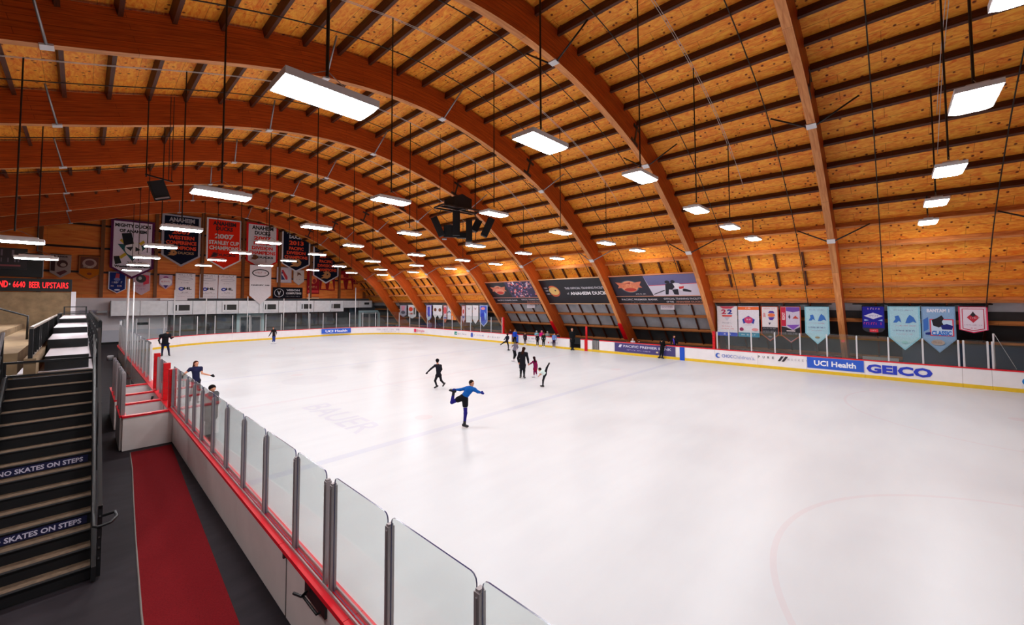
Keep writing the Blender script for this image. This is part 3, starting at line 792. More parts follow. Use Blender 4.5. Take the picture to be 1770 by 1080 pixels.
# ---- printed advertisements on the boards
def xboard(y, z): return (27.884, y, z)
def sign_on_right(name, y0, y1, z0, z1, bg, lab, fn, cat='advertising sign'):
    """flat printed sheet on the right boards; y0 is its left (far) end"""
    o = MB(); w = y0 - y1; h = z1 - z0; org = (27.886, y0, z0); U = (0, -1, 0); V = (0, 0, 1); N_ = (-1, 0, 0)
    mats = []
    if bg is not None:
        o.prism([(0, 0), (w, 0), (w, h), (0, h)], U, V, org, N_, 0, .006); mats.append(plain(bg, .35))
    s = o.build(name, mats or [M_white]) if bg is not None else None
    p = MB(); cols = []
    def ci(c):
        if c not in cols: cols.append(c)
        return cols.index(c)
    fn(p, (org, U, V, N_), w, h, ci)
    q = p.build('print' if s is not None else name, [plain(c, .4) for c in cols] or [M_white], s)
    return tag(s if s is not None else q, lab, cat)
LF = .009
def f_geico(p, pl, w, h, ci): put_text(p, 'GEICO', *pl, w / 2, h / 2, w * .97, h * .9, LF, ci((44, 62, 190)), bold=.05)
sign_on_right('board_sign', 1.12, -1.33, .26, .76, None, 'large bold blue capital lettering on the near right boards', f_geico)
def f_uci(p, pl, w, h, ci): put_text(p, 'UCI Health', *pl, w / 2, h / 2, w * .74, h * .5, LF, ci((244, 244, 250)), bold=.03)
sign_on_right('board_sign', 3.58, 1.18, .27, .86, (44, 92, 200), 'bright blue sign with white lettering on the near right boards', f_uci)
def f_choc(p, pl, w, h, ci):
    c = ci((44, 92, 190)); a = ell(.15, h / 2, .15, .15, 20, .7, 5.6); b = ell(.2, h / 2 + .0, .1, .1, 20, 5.4, .9)
    put_poly(p, a + b, *pl, LF, c)
    put_text(p, 'CHOC', *pl, .68, h / 2, .62, .2, LF, c, bold=.01); put_text(p, "Children's.", *pl, 1.62, h / 2, 1.2, .22, LF, ci((150, 160, 205)), bold=0)
sign_on_right('board_sign', 8.35, 6.0, .34, .72, None, 'pale blue lettering with a crescent mark on the far side boards', f_choc)
def f_pure(p, pl, w, h, ci):
    c = ci((50, 44, 50))
    for i, ch in enumerate('PURE'): put_text(p, ch, *pl, .08 + i * .24, h * .55, .1, .14, LF, c)
    for k in (0, .2): put_poly(p, [(1.02 + k, .06), (1.14 + k, .06), (1.34 + k, h - .06), (1.2 + k, h - .06)], *pl, LF, c)
    for i, ch in enumerate('HOCKEY'): put_text(p, ch, *pl, 1.55 + i * .17, h * .5, .08, .12, LF, ci((176, 168, 176)))
sign_on_right('board_sign', 6.0, 3.7, .42, .84, None, 'spaced thin letters with two slanted black strokes on white boards', f_pure)
def f_bank(p, pl, w, h, ci):
    c = ci((226, 222, 236)); put_poly(p, [(.32, h * .55), (.42, h * .82), (.62, h * .82), (.5, h * .5)], *pl, LF, c)
    put_text(p, 'PACIFIC PREMIER BANK', *pl, w * .55, h * .68, w * .78, h * .26, LF, c, bold=.01)
    put_scribble(p, *pl, w * .42, h * .28, w * .4, h * .12, LF, ci((190, 180, 210)), 16, 3)
    for k in (.72, .8): put_poly(p, ell(w * k, h * .28, .09, .06, 10), *pl, LF, ci((220, 200, 160)))
sign_on_right('board_sign', 15.5, 10.9, .19, .86, (72, 62, 118), 'long purple bank sign with white lettering on the boards', f_bank)
def f_c(p, pl, w, h, ci):
    a = ell(.42, h / 2, .4, .26, 24, .6, 5.7); b = ell(.46, h / 2, .2, .13, 24, 5.7, .6); put_poly(p, a + b, *pl, LF, ci((10, 120, 205)))
    put_text(p, 'O', *pl, 1.15, h / 2, .6, .45, LF, ci((10, 120, 205)), bold=.03)
sign_on_right('board_sign', -3.95, -5.6, .2, .78, (232, 232, 234), 'white sign with bright blue letter at the right edge', f_c)
def f_row1(p, pl, w, h, ci):
    put_poly(p, [(.1, .1), (.55, .1), (.55, h - .05), (.1, h - .05)], *pl, LF, ci((40, 140, 125))); put_poly(p, [(.25, .2), (.45, .2), (.45, h - .15)], *pl, LF + .002, ci((230, 240, 238)))
    put_scribble(p, *pl, 1.4, h * .45, 1.4, .16, LF, ci((140, 140, 150)), 10, 5)
sign_on_right('board_sign', 34.9, 32.6, .3, .8, None, 'teal square mark with small grey print on far boards', f_row1)
def f_row2(p, pl, w, h, ci):
    put_poly(p, [(.05, h * .5), (.45, h * .5), (.38, h - .04), (.12, h - .04)], *pl, LF, ci((70, 96, 190))); put_poly(p, ell(.25, h * .3, .2, .14, 10), *pl, LF, ci((70, 96, 190)))
    put_scribble(p, *pl, 1.35, h * .5, 1.5, .18, LF, ci((140, 150, 200)), 11, 8)
sign_on_right('board_sign', 32.2, 29.9, .28, .8, None, 'small blue mark and pale print on the far boards', f_row2)
def f_row3(p, pl, w, h, ci):
    put_poly(p, [(.02, .1), (.12, .1), (.22, h - .1), (.12, h - .1)], *pl, LF, ci((214, 120, 130))); put_scribble(p, *pl, 1.1, h * .45, 1.5, .16, LF, ci((160, 152, 160)), 10, 9)
sign_on_right('board_sign', 29.6, 27.6, .3, .7, None, 'faint pink mark and grey print on the far boards', f_row3)
def f_row4(p, pl, w, h, ci):
    put_poly(p, [(.0, h * .45), (.16, h * .45), (.16, h - .05), (0, h - .05)], *pl, LF, ci((70, 66, 110))); put_scribble(p, *pl, 1.05, h * .75, 1.4, .14, LF, ci((90, 86, 130)), 12, 10)
    put_scribble(p, *pl, .8, h * .3, 1.1, .1, LF, ci((150, 180, 180)), 12, 11); put_poly(p, [(2.55, h * .35), (2.62, h * .5), (2.69, h * .35), (2.62, h * .2)], *pl, LF, ci((214, 40, 50)))
    put_scribble(p, *pl, 3.3, h * .35, 1.0, .2, LF, ci((120, 116, 140)), 8, 12)
sign_on_right('board_sign', 24.5, 20.5, .22, .8, None, 'row of small dark print on the boards behind the children', f_row4)
# on the curved far right corner and far end
def sign_on_path(s0, s1, z0, z1, bg, lab, fn):
    a, b = OUT.at(s0)[0], OUT.at(s1)[0]; U = (b - a).normalized(); w = (b - a).length; N_ = Vector((U.y, -U.x, 0)); org = a + N_ * .06 + Vector((0, 0, z0))
    V = Vector((0, 0, 1)); h = z1 - z0; o = MB(); s = None
    if bg: o.prism([(0, 0), (w, 0), (w, h), (0, h)], U, V, org, N_, -.04, .006); s = o.build('board_sign', plain(bg, .35))
    p = MB(); cols = []
    def ci(c):
        if c not in cols: cols.append(c)
        return cols.index(c)
    fn(p, (org, U, V, N_), w, h, ci); q = p.build('print' if s else 'board_sign', [plain(c, .4) for c in cols], s)
    return tag(s or q, lab, 'advertising sign')
sign_on_path(S_FAR1 - .2, S_FAR1 + 3.1, .3, .84, (44, 92, 200), 'small blue sign with white lettering on the far end boards', f_uci)
def f_simple(p, pl, w, h, ci): put_poly(p, [(0, .08), (.38, .08), (.38, h - .05), (0, h - .05)], *pl, LF, ci((222, 40, 80))); put_text(p, 'Simple', *pl, 1.15, h * .45, 1.3, .34, LF, ci((214, 90, 110)))
sign_on_path(S_R0 - 2.2, S_R0 - .3, .28, .78, None, 'small red mark and lettering on the far right corner boards', f_simple)
def f_faint(p, pl, w, h, ci): put_scribble(p, *pl, w / 2, h * .6, w * .9, .2, LF, ci((180, 176, 190)), 14, 21); put_scribble(p, *pl, w / 2, h * .2, w * .6, .1, LF, ci((190, 186, 198)), 14, 22)
sign_on_path(S_FAR1 + 6.0, S_FAR1 + 9.2, .28, .78, None, 'faint grey print on the curved far right boards', f_faint)

# ---- glass and its posts
def pane_mesh(w, h, t=.012, r=.06, name='glass_pane', m=None):
    """pane in local x (width) / z (height), rounded top corners"""
    poly = [(0, 0), (w, 0)] + [(w - r + r * math.cos(a), h - r + r * math.sin(a)) for a in (0, .52, 1.05, math.pi / 2)] + [(r + r * math.cos(a), h - r + r * math.sin(a)) for a in (math.pi / 2, 2.09, 2.62, math.pi)]
    n = len(poly); mb = MB()
    mb.add([(a, -t / 2, b) for a, b in poly] + [(a, t / 2, b) for a, b in poly], [tuple(range(n)), tuple(range(n, 2 * n))[::-1]], 0)
    vs = [(a, -t / 2, b) for a, b in poly] + [(a, t / 2, b) for a, b in poly]
    mb.add(vs, [((i + 1) % n, i, i + n, (i + 1) % n + n) for i in range(n)], 1)
    return mb.mesh(name, [m or M_glass, M_edge])
def glass_at(p0, p1, z, h, lab, m=None, thick=.012, gap=.03):
    d = Vector(p1) - Vector(p0); d.z = 0; w = d.length - 2 * gap; a = math.atan2(d.y, d.x); dn = d.normalized()
    o = newobj('rink_glass', pane_mesh(w, h, thick, m=m)); o.location = (p0[0] + dn.x * gap, p0[1] + dn.y * gap, z); o.rotation_euler = (0, 0, a)
    return tag(o, lab, 'glass panel', 'rink glass panels')
post_cache = {}
def post_at(x, y, z, h, lab, w=.055, m=None, a=0.0):
    key = (round(h, 2), w, (m or M_alu).name)
    if key not in post_cache:
        mb = MB(); mb.box((-w / 2, -w * .45, 0), (w / 2, w * .45, h - .02)); mb.box((-w * .38, -w * .3, h - .02), (w * .38, w * .3, h)); mb.box((-w * .62, -w * .12, 0), (w * .62, w * .12, h - .05)); post_cache[key] = mb.mesh('glass_post', m or M_alu)
    o = newobj('glass_post', post_cache[key]); o.location = (x, y, z); o.rotation_euler = (0, 0, a); return tag(o, lab, 'post', 'rink glass posts')
ZG_ = HB + .002
XG = XL - .075
near_posts = [0.95, 2.12, 3.30, 4.46, 4.61, 5.55, 6.78, 7.95, 9.10, 10.22, 11.33, 12.25, 13.20, 14.4, 15.5]
H_post, H_glass = 1.12, 1.185
for k, y in enumerate(near_posts):
    post_at(XG, y, ZG_, H_post, 'aluminium post of the near glass, %s counted from the bottom edge' % ORD[k], w=.062)
k = 0
for y0, y1 in zip(near_posts[:-1], near_posts[1:]):
    if y1 - y0 < .2: continue
    glass_at((XG, y0 + .0, 0), (XG, y1, 0), ZG_ + .01, H_glass, 'large clear glass panel over the near boards, %s from the bottom edge' % ORD[k]); k += 1
m_ = MB(); m_.box((XG - .05, .9, ZG_), (XG - .035, 15.5, ZG_ + .03)); m_.box((XG + .035, .9, ZG_), (XG + .05, 15.5, ZG_ + .03)); tag(m_.build('glass_channel', M_alu), 'aluminium channel holding the near glass on the red cap', 'channel')
# beyond the penalty box: left side, both corners, far end
def glass_run(s0, s1, n, hp, hg, lab, step_lab, endpost=True, off=.075, m=None):
    for i in range(n + 1):
        p, d = OUT.at(s0 + (s1 - s0) * i / n); q = p + Vector((-d.y, d.x, 0)) * off
        if i < n or endpost: post_at(q.x, q.y, ZG_, hp, 'slim pale post %s, %s' % (lab, ORD[i]), w=.06, m=M_aluw, a=math.atan2(d.y, d.x) + math.pi / 2)
        if i < n:
            p2, d2 = OUT.at(s0 + (s1 - s0) * (i + 1) / n); q2 = p2 + Vector((-d2.y, d2.x, 0)) * off
            glass_at((q.x, q.y, 0), (q2.x, q2.y, 0), ZG_ + .01, hg, 'clear glass panel %s, %s' % (lab, ORD[i]), m=m or M_glassfar)
glass_run(s_left(21.2), S_LEFT_END, 14, 1.45, 1.5, 'on the left side past the penalty box', '', endpost=False)
glass_run(S_LEFT_END, S_FAR0, 9, 1.75, 1.8, 'around the far left corner', '', endpost=False)
glass_run(S_FAR0, S_FAR1, 6, 1.75, 1.8, 'across the far end', '', endpost=False)
glass_run(S_FAR1, S_R0, 9, 1.75, 1.8, 'around the far right corner', '', endpost=False)
glass_run(S_R0, s_right(27.6), 8, 1.5, 1.55, 'on the far side before the benches', '')
rp = [8.26, 7.57, 6.33, 5.11, 3.89, 2.68, 1.44, 0.22, -1.0, -2.17, -2.33, -3.06, -3.2, -4.6, -5.9]
for k, y in enumerate(rp): post_at(28.0, y, ZG_, 1.22 if k else 1.1, 'pale post of the far side glass, %s from its left end' % ORD[k], w=.07, m=M_aluw)
k = 0
for a, b in zip(rp[:-1], rp[1:]):
    if a - b < .3: continue
    glass_at((28.0, a, 0), (28.0, b, 0), ZG_ + .01, 1.24, 'clear glass panel of the far side below the banners, %s from left' % ORD[k], m=M_glassfar); k += 1
m_ = MB(); m_.box((28.6, -.15, .0), (28.9, 1.25, 1.02)); tag(m_.build('bench_wall', plain((150, 146, 144))), 'pale low wall behind the glass near the royal blue banner', 'low wall')
m_ = MB(); m_.box((29.3, -4.4, .0), (29.4, -.3, 1.9)); tag(m_.build('dividing_panel', plain((34, 48, 68), .3)), 'dark blue panel behind the glass below the right banners', 'panel')
m_ = MB(); m_.tube([(28.12, -3.28, 2.5), (28.3, -3.9, .95)], .008, 5); tag(m_.build('stay_cable', M_aluw), 'thin slanting steel cable at the right edge', 'cable')
m_ = MB(); m_.tube([(28.13, -3.26, 0), (28.13, -3.26, 2.5)], .03, 8); tag(m_.build('net_pole', M_aluw, smooth=True), 'pale pole beside the pink bordered pennant', 'pole')
# red padding
def pad(p0, p1, w, d, lab):
    m_ = MB(); p0 = Vector(p0); p1 = Vector(p1); n = 6
    for i in range(n):
        a = p0.lerp(p1, i / n); b = p0.lerp(p1, (i + 1) / n - .006 / max((p1 - p0).length, .1)); m_.bar(a, b, w, d, up=(1, 0, 0))
    return tag(m_.build('red_pad', M_pad), lab, 'padding')
def leg_pad(y, zt, zb, lab):
    a = prof(s_at_z(zt, -.05), -.05); b = prof(s_at_z(zb, -.05), -.05); return pad((a[0], y + TH / 2, a[1]), (b[0], y + TH / 2, b[1]), TH + .04, .08, lab)
leg_pad(YA + 2 * SP, 2.25, 1.0, 'red padding on the foot of the third arch')
leg_pad(YA + 3 * SP, 2.2, 1.0, 'red padding on the foot of the fourth arch')
pad((28.0, 8.45, ZG_), (28.0, 8.45, ZG_ + 1.12), .14, .2, 'red pad on the left end post of the far side glass')
pad((28.0, 27.45, ZG_), (28.0, 27.45, ZG_ + 1.55), .14, .16, 'red pad at the end of the glass left of the benches')
m_ = MB(); _a = prof(s_at_z(1.75, -.08), -.08); m_.bar((_a[0], YA + .06, _a[1]), (_a[0], YA + .2, _a[1]), .12, .08, up=(1, 0, 0)); tag(m_.build('exit_light', mat('tiny_red_sign', (214, 60, 40))), 'tiny red box on the foot of the nearest arch', 'box')

# ---- penalty box alcove left of the near glass
PX0, PX1 = .86, XL
py_ = [15.28, 17.13, 18.85, 20.85]
for k, y in enumerate(py_):
    e = empty('partition_wall', (0, y, 0), label='white %s wall of the penalty box with red cap' % ['front', 'second', 'third', 'back'][k], cat='partition')
    xa = PX0 + (0 if k < 1 else .12)
    m_ = MB(); m_.box((xa, -.05, 0), (PX1 - .11, .05, .88)); m_.build('board_panel', M_white if k == 0 else M_whitein, e)
    m_ = MB(); m_.box((xa - .02, -.07, .88), (PX1 - .11 if k else PX1 - .2, .07, .93)); m_.build('cap_rail', M_red, e)
for k, (a, b) in enumerate(((15.35, 17.05), (17.95, 20.8))):
    e = empty('partition_wall', (PX0, (a + b) / 2, 0), label='outer side wall of the penalty box, %s section' % ['near', 'far'][k], cat='partition')
    m_ = MB(); m_.box((-.05, a - (a + b) / 2, 0), (.05, b - (a + b) / 2, .88)); m_.build('board_panel', M_white, e)
    m_ = MB(); m_.box((-.07, a - (a + b) / 2, .88), (.07, b - (a + b) / 2, .93)); m_.build('cap_rail', M_red, e)
for k, y in enumerate((15.45, 15.75, 16.4, 17.0, 18.0, 18.9, 19.9)):
    post_at(PX0, y, ZG_, 1.15, 'grey post on the outer penalty box wall, %s from front' % ORD[k], w=.075, m=M_alu)
glass_at((PX0, 15.78, 0), (PX0, 16.98, 0), ZG_, 1.15, 'glass panel on the outer penalty box wall, near one', m=M_glassfar)
glass_at((PX0, 18.03, 0), (PX0, 19.88, 0), ZG_, 1.15, 'glass panel on the outer penalty box wall, far one', m=M_glassfar)
glass_at((PX0 + .1, 20.85, 0), (PX1 - .15, 20.85, 0), ZG_, 1.3, 'greenish glass panel at the back of the penalty box', m=M_glassfar)
m_ = MB(); m_.box((1.35, 17.25, .42), (1.85, 18.7, .47)); m_.box((1.4, 17.4, 0), (1.8, 17.45, .42)); m_.box((1.4, 18.5, 0), (1.8, 18.55, .42)); tag(m_.build('bench', mat('pinkish_bench', (206, 120, 126))), 'small pinkish red bench inside the penalty box', 'bench')
m_ = MB(); m_.tube([(1.62, 18.3, .535), (1.68, 18.3, .62), (1.5, 18.32, .68)], [.12, .11, .03], 10); m_.tube([(1.7, 18.3, .6), (1.74, 18.3, .85)], .03); tag(m_.build('equipment_bag', M_black, smooth=True), 'small black bag left on the penalty box bench', 'bag')
for k, (y, z0, h) in enumerate(((19.2, .95, 1.25), (16.75, .95, 1.15), (15.62, .92, 1.12))):
    pad((XL - .09, y, z0), (XL - .09, y, z0 + h), .13, .17, 'red padded gate post of the penalty box, %s' % ['farthest', 'middle', 'nearest'][k])
for k, y in enumerate((18.95, 18.2, 17.5, 17.2)):
    post_at(XG, y, ZG_, 1.15, 'grey gate post of the penalty box, %s from back' % ORD[k], w=.06)
glass_at((XG, 17.25, 0), (XG, 18.15, 0), ZG_, 1.15, 'glass panel between penalty box gate posts', m=M_glassfar)
for k, (x, y) in enumerate(((1.74, 30.5), (1.76, 27.2))):
    m_ = MB(); m_.tube([(x, y, 0), (x, y, 5.3 if k == 0 else 5.0)], .05 if k == 0 else .022, 10); tag(m_.build('net_pole', M_aluw, smooth=True), 'tall white net pole beyond the penalty box, %s one' % ['left', 'right'][k], 'pole')
for k, (x, y, h) in enumerate(((6.1, 50.0, 5.2), (8.6, 50.2, 4.4), (12.2, 50.3, 4.6), (15.7, 50.2, 4.4), (18.4, 50.2, 5.0), (24.0, 50.0, 5.8), (28.4, 49.8, 5.9))):
    m_ = MB(); m_.tube([(x, y, 0), (x, y, h)], .05, 8); tag(m_.build('net_pole', M_aluw, smooth=True), 'slim tall net pole behind the far end glass, %s from left' % ORD[k], 'pole')

# ================================================================== BANNERS
WHITE, BLK, NAVY, ORG, SIL, REDC = (224, 220, 226), (24, 24, 30), (22, 26, 46), (240, 78, 40), (176, 172, 182), (232, 48, 34)
def banner(lab, org, U, N_, w, h, tip, field, border=None, bw=.12, items=(), cat='banner', name='banner', group=None, rod=True, sag=0.0, folds=0.0):
    """cloth banner hung from its top-left corner org; U runs to its right, tip is the length of the point"""
    org = Vector(org); U = Vector(U).normalized(); N_ = Vector(N_).normalized(); V = Vector((0, 0, 1))
    e = empty(name, tuple(org), label=lab, cat=cat, group=group); O = Vector((0, 0, 0))
    def outline(i):
        if tip > .01:
            k = i * .45
            return [(i, -i), (i, -(h - tip) + k * .6), (w / 2, -h + i * 1.15), (w - i, -(h - tip) + k * .6), (w - i, -i)]
        return [(i, -i), (i, -h + i), (w - i, -h + i), (w - i, -i)]
    mats = [cloth(border or field), cloth(field)]
    m_ = MB(); poly = outline(0); m_.prism(poly[::-1], U, V, O, N_, 0, .02, 0)
    if border: put_poly(m_, outline(bw)[::-1], O, U, V, N_, .024, 1)
    m_.build('cloth_panel', mats, e)
    if rod:
        r = MB(); r.tube([O + U * .01 + N_ * .01, O + U * (w - .01) + N_ * .01], .03, 6); r.build('hanging_rod', M_blacksteel, e)
    lt = MB(); em = MB(); lc = []; ec = []
    def ci(L_, c):
        if c not in L_: L_.append(c)
        return L_.index(c)
    pl = (O, U, V, N_); lift = .034
    for k, it in enumerate(items):
        t = it[0]; lf = lift + .004 * k
        if t == 'T': _, s, cx, cy, tw, th, c = it[:7]; put_text(lt, s, *pl, cx * w, -cy * h, tw * w, th * h, lf, ci(lc, c), bold=(it[7] if len(it) > 7 else .045), rot=(it[8] if len(it) > 8 else 0))
        elif t == 'S': _, cx, cy, tw, th, c, n = it[:7]; put_scribble(lt, *pl, cx * w, -cy * h, tw * w, th * h, lf, ci(lc, c), n, k + int(w * 100))
        elif t == 'P': put_poly(em, [(a * w, -b * h) for a, b in it[1]], *pl, lf, ci(ec, it[2]))
        elif t == 'E': _, cx, cy, rx, ry, c = it[:6]; put_poly(em, ell(cx * w, -cy * h, rx * w, ry * h, 22), *pl, lf, ci(ec, c))
        elif t == 'R': _, cx, cy, rx, ry, th, c = it[:7]; put_ring(em, cx * w, -cy * h, rx * w, ry * h, th * w, *pl, lift=lf, mi=ci(ec, c))
    if lt.v: lt.build('lettering', [plain(c, .7) for c in lc], e)
    if em.v: em.build('emblem', [plain(c, .7) for c in ec], e)
    return e
EX, EN = (1, 0, 0), (0, -1, 0)
def end(x0, x1, zt, zb, tip, *a, y=55.05, **k): return banner(a[0], (x0, y, zt), EX, EN, x1 - x0, zt - zb, tip, *a[1:], **k)
def webD(cx, cy, s, c1=(196, 140, 84), c2=(150, 96, 50)):
    # webbed-foot letter D mark
    return [('P', [(cx - s * .9, cy + s * .38), (cx - s * .35, cy + s * .16), (cx - s * .7, cy + s * .1), (cx - s * .2, cy - s * .06), (cx - s * .45, cy - s * .18), (cx, cy - s * .32), (cx + s * .4, cy - s * .28), (cx + s * .72, cy - s * .05), (cx + s * .62, cy + s * .2), (cx + s * .2, cy + s * .36), (cx - s * .3, cy + s * .34)], c1),
            ('P', [(cx + s * .1, cy - s * .12), (cx + s * .34, cy - s * .02), (cx + s * .1, cy + s * .08)], NAVY)]
end(1.75, 4.95, 12.2, 6.33, 1.1, 'tall white pointed banner with plum border and dark emblem, leftmost of the big ones', (242, 234, 248), (96, 34, 80), bw=.2, items=[
    ('T', 'MIGHTY DUCKS', .5, .1, .82, .06, BLK), ('T', 'OF ANAHEIM', .5, .19, .62, .055, BLK),
    ('P', [(.2, .63), (.74, .33), (.78, .37), (.24, .67)], (214, 184, 60)), ('P', [(.7, .66), (.2, .36), (.24, .33), (.76, .62)], (214, 184, 60)),
    ('P', [(.16, .42), (.84, .42), (.5, .7)], (30, 92, 96)), ('E', .52, .49, .2, .12, (236, 234, 236)), ('P', [(.24, .24), (.46, .22), (.52, .4), (.3, .44)], BLK), ('P', [(.34, .47), (.5, .45), (.46, .53)], (40, 44, 50)), ('P', [(.56, .45), (.68, .5), (.56, .53)], (40, 44, 50)),
    ('P', [(.08, .63), (.2, .62), (.26, .74), (.12, .76)], (32, 40, 40)),
    ('T', '2002-03', .55, .73, .34, .045, BLK), ('T', 'Western Conference', .52, .79, .84, .04, BLK), ('T', 'Champions', .48, .845, .46, .04, BLK)])
end(5.5, 8.75, 13.3, 7.78, 1.15, 'big black pointed banner with orange WESTERN CONFERENCE CHAMPIONS lettering', NAVY, SIL, bw=.2, items=[
    ('T', 'ANAHEIM', .5, .1, .66, .085, SIL), ('T', 'DUCKS', .5, .21, .48, .08, SIL), ('T', '2007', .5, .33, .5, .09, ORG), ('T', 'WESTERN', .5, .44, .66, .075, ORG), ('T', 'CONFERENCE', .5, .54, .78, .075, ORG), ('T', 'CHAMPIONS', .5, .64, .78, .075, ORG)] + webD(.28, .735, .16) + [('T', 'DUCKS', .62, .735, .42, .05, (168, 130, 96))])
end(9.25, 12.55, 13.45, 7.67, 1.1, 'big orange red pointed 2007 champions banner with pale border', (244, 48, 22), (240, 232, 232), bw=.17, items=[
    ('T', 'ANAHEIM', .5, .1, .66, .085, BLK), ('T', 'DUCKS', .5, .2, .48, .08, BLK), ('T', '2007', .5, .35, .54, .1, (226, 214, 210)), ('T', 'STANLEY CUP', .5, .475, .86, .08, (226, 214, 210)), ('T', 'CHAMPIONS', .5, .58, .84, .08, (226, 214, 210)), ('T', 'DUCKS', .56, .715, .56, .05, (70, 30, 30))] + webD(.22, .715, .14, (70, 30, 30)))
end(13.05, 16.4, 13.45, 7.81, 1.05, 'big grey PACIFIC DIVISION CHAMPIONS banner with red border', (226, 222, 228), (232, 34, 34), bw=.2, items=[
    ('T', 'ANAHEIM', .5, .1, .68, .085, BLK), ('T', 'DUCKS', .5, .21, .5, .08, BLK), ('T', '2007', .5, .32, .54, .08, REDC), ('T', 'PACIFIC', .5, .43, .56, .075, REDC), ('T', 'DIVISION', .5, .53, .66, .075, REDC), ('T', 'CHAMPIONS', .5, .63, .84, .075, REDC), ('T', 'DUCKS', .6, .725, .5, .05, BLK)] + webD(.25, .725, .16, (120, 70, 40)))
end(16.85, 20.2, 13.4, 7.8, 1.0, 'big black 2013 PACIFIC DIVISION CHAMPIONS banner with white border', NAVY, (222, 220, 228), bw=.17, items=[
    ('T', 'ANAHEIM', .5, .1, .66, .085, (222, 220, 228)), ('T', 'DUCKS', .5, .21, .5, .08, (222, 220, 228)), ('T', '2013', .5, .345, .52, .1, ORG), ('T', 'PACIFIC', .5, .47, .52, .075, ORG), ('T', 'DIVISION', .5, .57, .66, .075, ORG), ('T', 'CHAMPIONS', .5, .67, .82, .075, ORG)] + webD(.5, .785, .26))
end(20.6, 23.95, 12.1, 6.44, 1.05, 'big black 2014 PACIFIC DIVISION CHAMPIONS banner, rightmost of the big ones', NAVY, (222, 220, 228), bw=.17, items=[
    ('T', 'ANAHEIM', .5, .1, .66, .085, (222, 220, 228)), ('T', 'DUCKS', .5, .22, .5, .08, (222, 220, 228)), ('T', '2014', .5, .355, .52, .1, ORG), ('T', 'PACIFIC', .5, .48, .52, .075, ORG), ('T', 'DIVISION', .5, .58, .66, .075, ORG), ('T', 'CHAMPIONS', .5, .68, .82, .075, ORG)] + webD(.5, .79, .26))
end(-2.05, -.75, 8.4, 6.26, .5, 'small cream and maroon pennant on the end wall, far left', (176, 158, 152), None, y=55.25, items=[
    ('P', [(.04, .04), (.24, .04), (.24, .72), (.04, .7)], (60, 24, 30)), ('T', 'JUNIOR', .58, .1, .5, .09, (50, 30, 34)), ('E', .58, .4, .26, .16, (78, 46, 44)), ('E', .62, .44, .14, .08, (190, 170, 160)), ('P', [(.3, .78), (.7, .66), (.84, .72), (.5, .9)], (96, 44, 50))])
end(-.27, 1.12, 8.42, 6.17, .5, 'small orange and brown pennant with round crest on the end wall', (200, 110, 24), (150, 110, 80), bw=.05, y=55.25, items=[
    ('P', [(.06, .04), (.94, .04), (.94, .55), (.06, .55)], (110, 60, 44)), ('E', .5, .32, .34, .2, (176, 150, 140)), ('E', .5, .3, .22, .12, (110, 70, 70)), ('S', .5, .48, .6, .07, (210, 200, 190), 8), ('E', .5, .76, .12, .05, (140, 60, 20))])
end(1.72, 2.98, 7.03, 4.89, .42, 'small navy shield pennant with white border under the tall white banner', (36, 52, 120), (222, 216, 226), bw=.08, y=55.25, items=[
    ('P', [(.42, .08), (.62, .1), (.6, .34), (.36, .34)], (190, 60, 70)), ('E', .48, .36, .18, .07, (120, 130, 190)), ('S', .5, .5, .6, .1, (226, 222, 236), 6), ('S', .5, .66, .7, .1, (220, 196, 206), 6), ('E', .5, .84, .16, .035, (226, 222, 236))])
end(3.47, 4.75, 7.1, 4.73, .5, 'small pink and silver pennant with dark disc', (206, 176, 190), (196, 188, 200), bw=.06, y=55.25, items=[
    ('P', [(.55, .12), (.94, .16), (.94, .5), (.6, .56)], (220, 60, 84)), ('E', .46, .3, .3, .17, (60, 60, 62)), ('E', .4, .28, .1, .07, (180, 180, 180)), ('S', .5, .6, .7, .08, (200, 90, 110), 8), ('S', .5, .74, .5, .06, (150, 110, 150), 7)])
end(5.45, 6.5, 6.9, 5.35, .5, 'small white shield pennant with pink round crest', (206, 180, 206), None, y=55.25, items=[
    ('E', .5, .2, .2, .08, (150, 50, 120)), ('E', .5, .5, .46, .28, (238, 230, 236)), ('S', .5, .48, .7, .14, (220, 70, 100), 7), ('P', [(.3, .72), (.7, .72), (.5, .92)], (70, 60, 130))])
for x0, x1, lab in ((6.75, 8.42, 'single white rectangular league banner with blue mark'), (8.8, 10.45, 'left one of two adjoining white league banners'), (10.5, 12.2, 'right one of two adjoining white league banners')):
    end(x0, x1, 7.12, 4.4, 0, lab, (248, 244, 250), (226, 222, 232), bw=.04, y=55.25, items=[
        ('S', .5, .06, .7, .04, (90, 84, 96), 12), ('S', .5, .12, .7, .04, (110, 104, 116), 12), ('R', .5, .23, .38, .05, .02, (150, 146, 170)), ('S', .5, .38, .4, .03, (110, 104, 116), 7),
        ('R', .3, .62, .14, .07, .07, (40, 64, 170)), ('T', 'HL', .62, .6, .4, .1, (30, 28, 34)), ('S', .5, .76, .34, .04, (110, 104, 116), 6), ('S', .5, .8, .7, .02, (130, 124, 136), 14), ('S', .5, .92, .74, .02, (140, 134, 146), 14)])
_h = end(13.15, 15.35, 8.3, 3.73, 1.05, 'long pale grey pointed pennant overlapping the air duct', (246, 240, 244), None, y=53.68, items=[
    ('R', .5, .2, .4, .1, .05, (40, 38, 44)), ('S', .5, .2, .5, .06, (190, 110, 120), 8), ('T', 'HARVEY 100', .5, .51, .84, .035, (40, 38, 44))])
m_ = MB()
for _x in (.1, 2.1): m_.tube([(_x, 0, 0), (_x, 1.75, .35)], .012, 5)
m_.build('hanging_cord', M_blacksteel, _h)
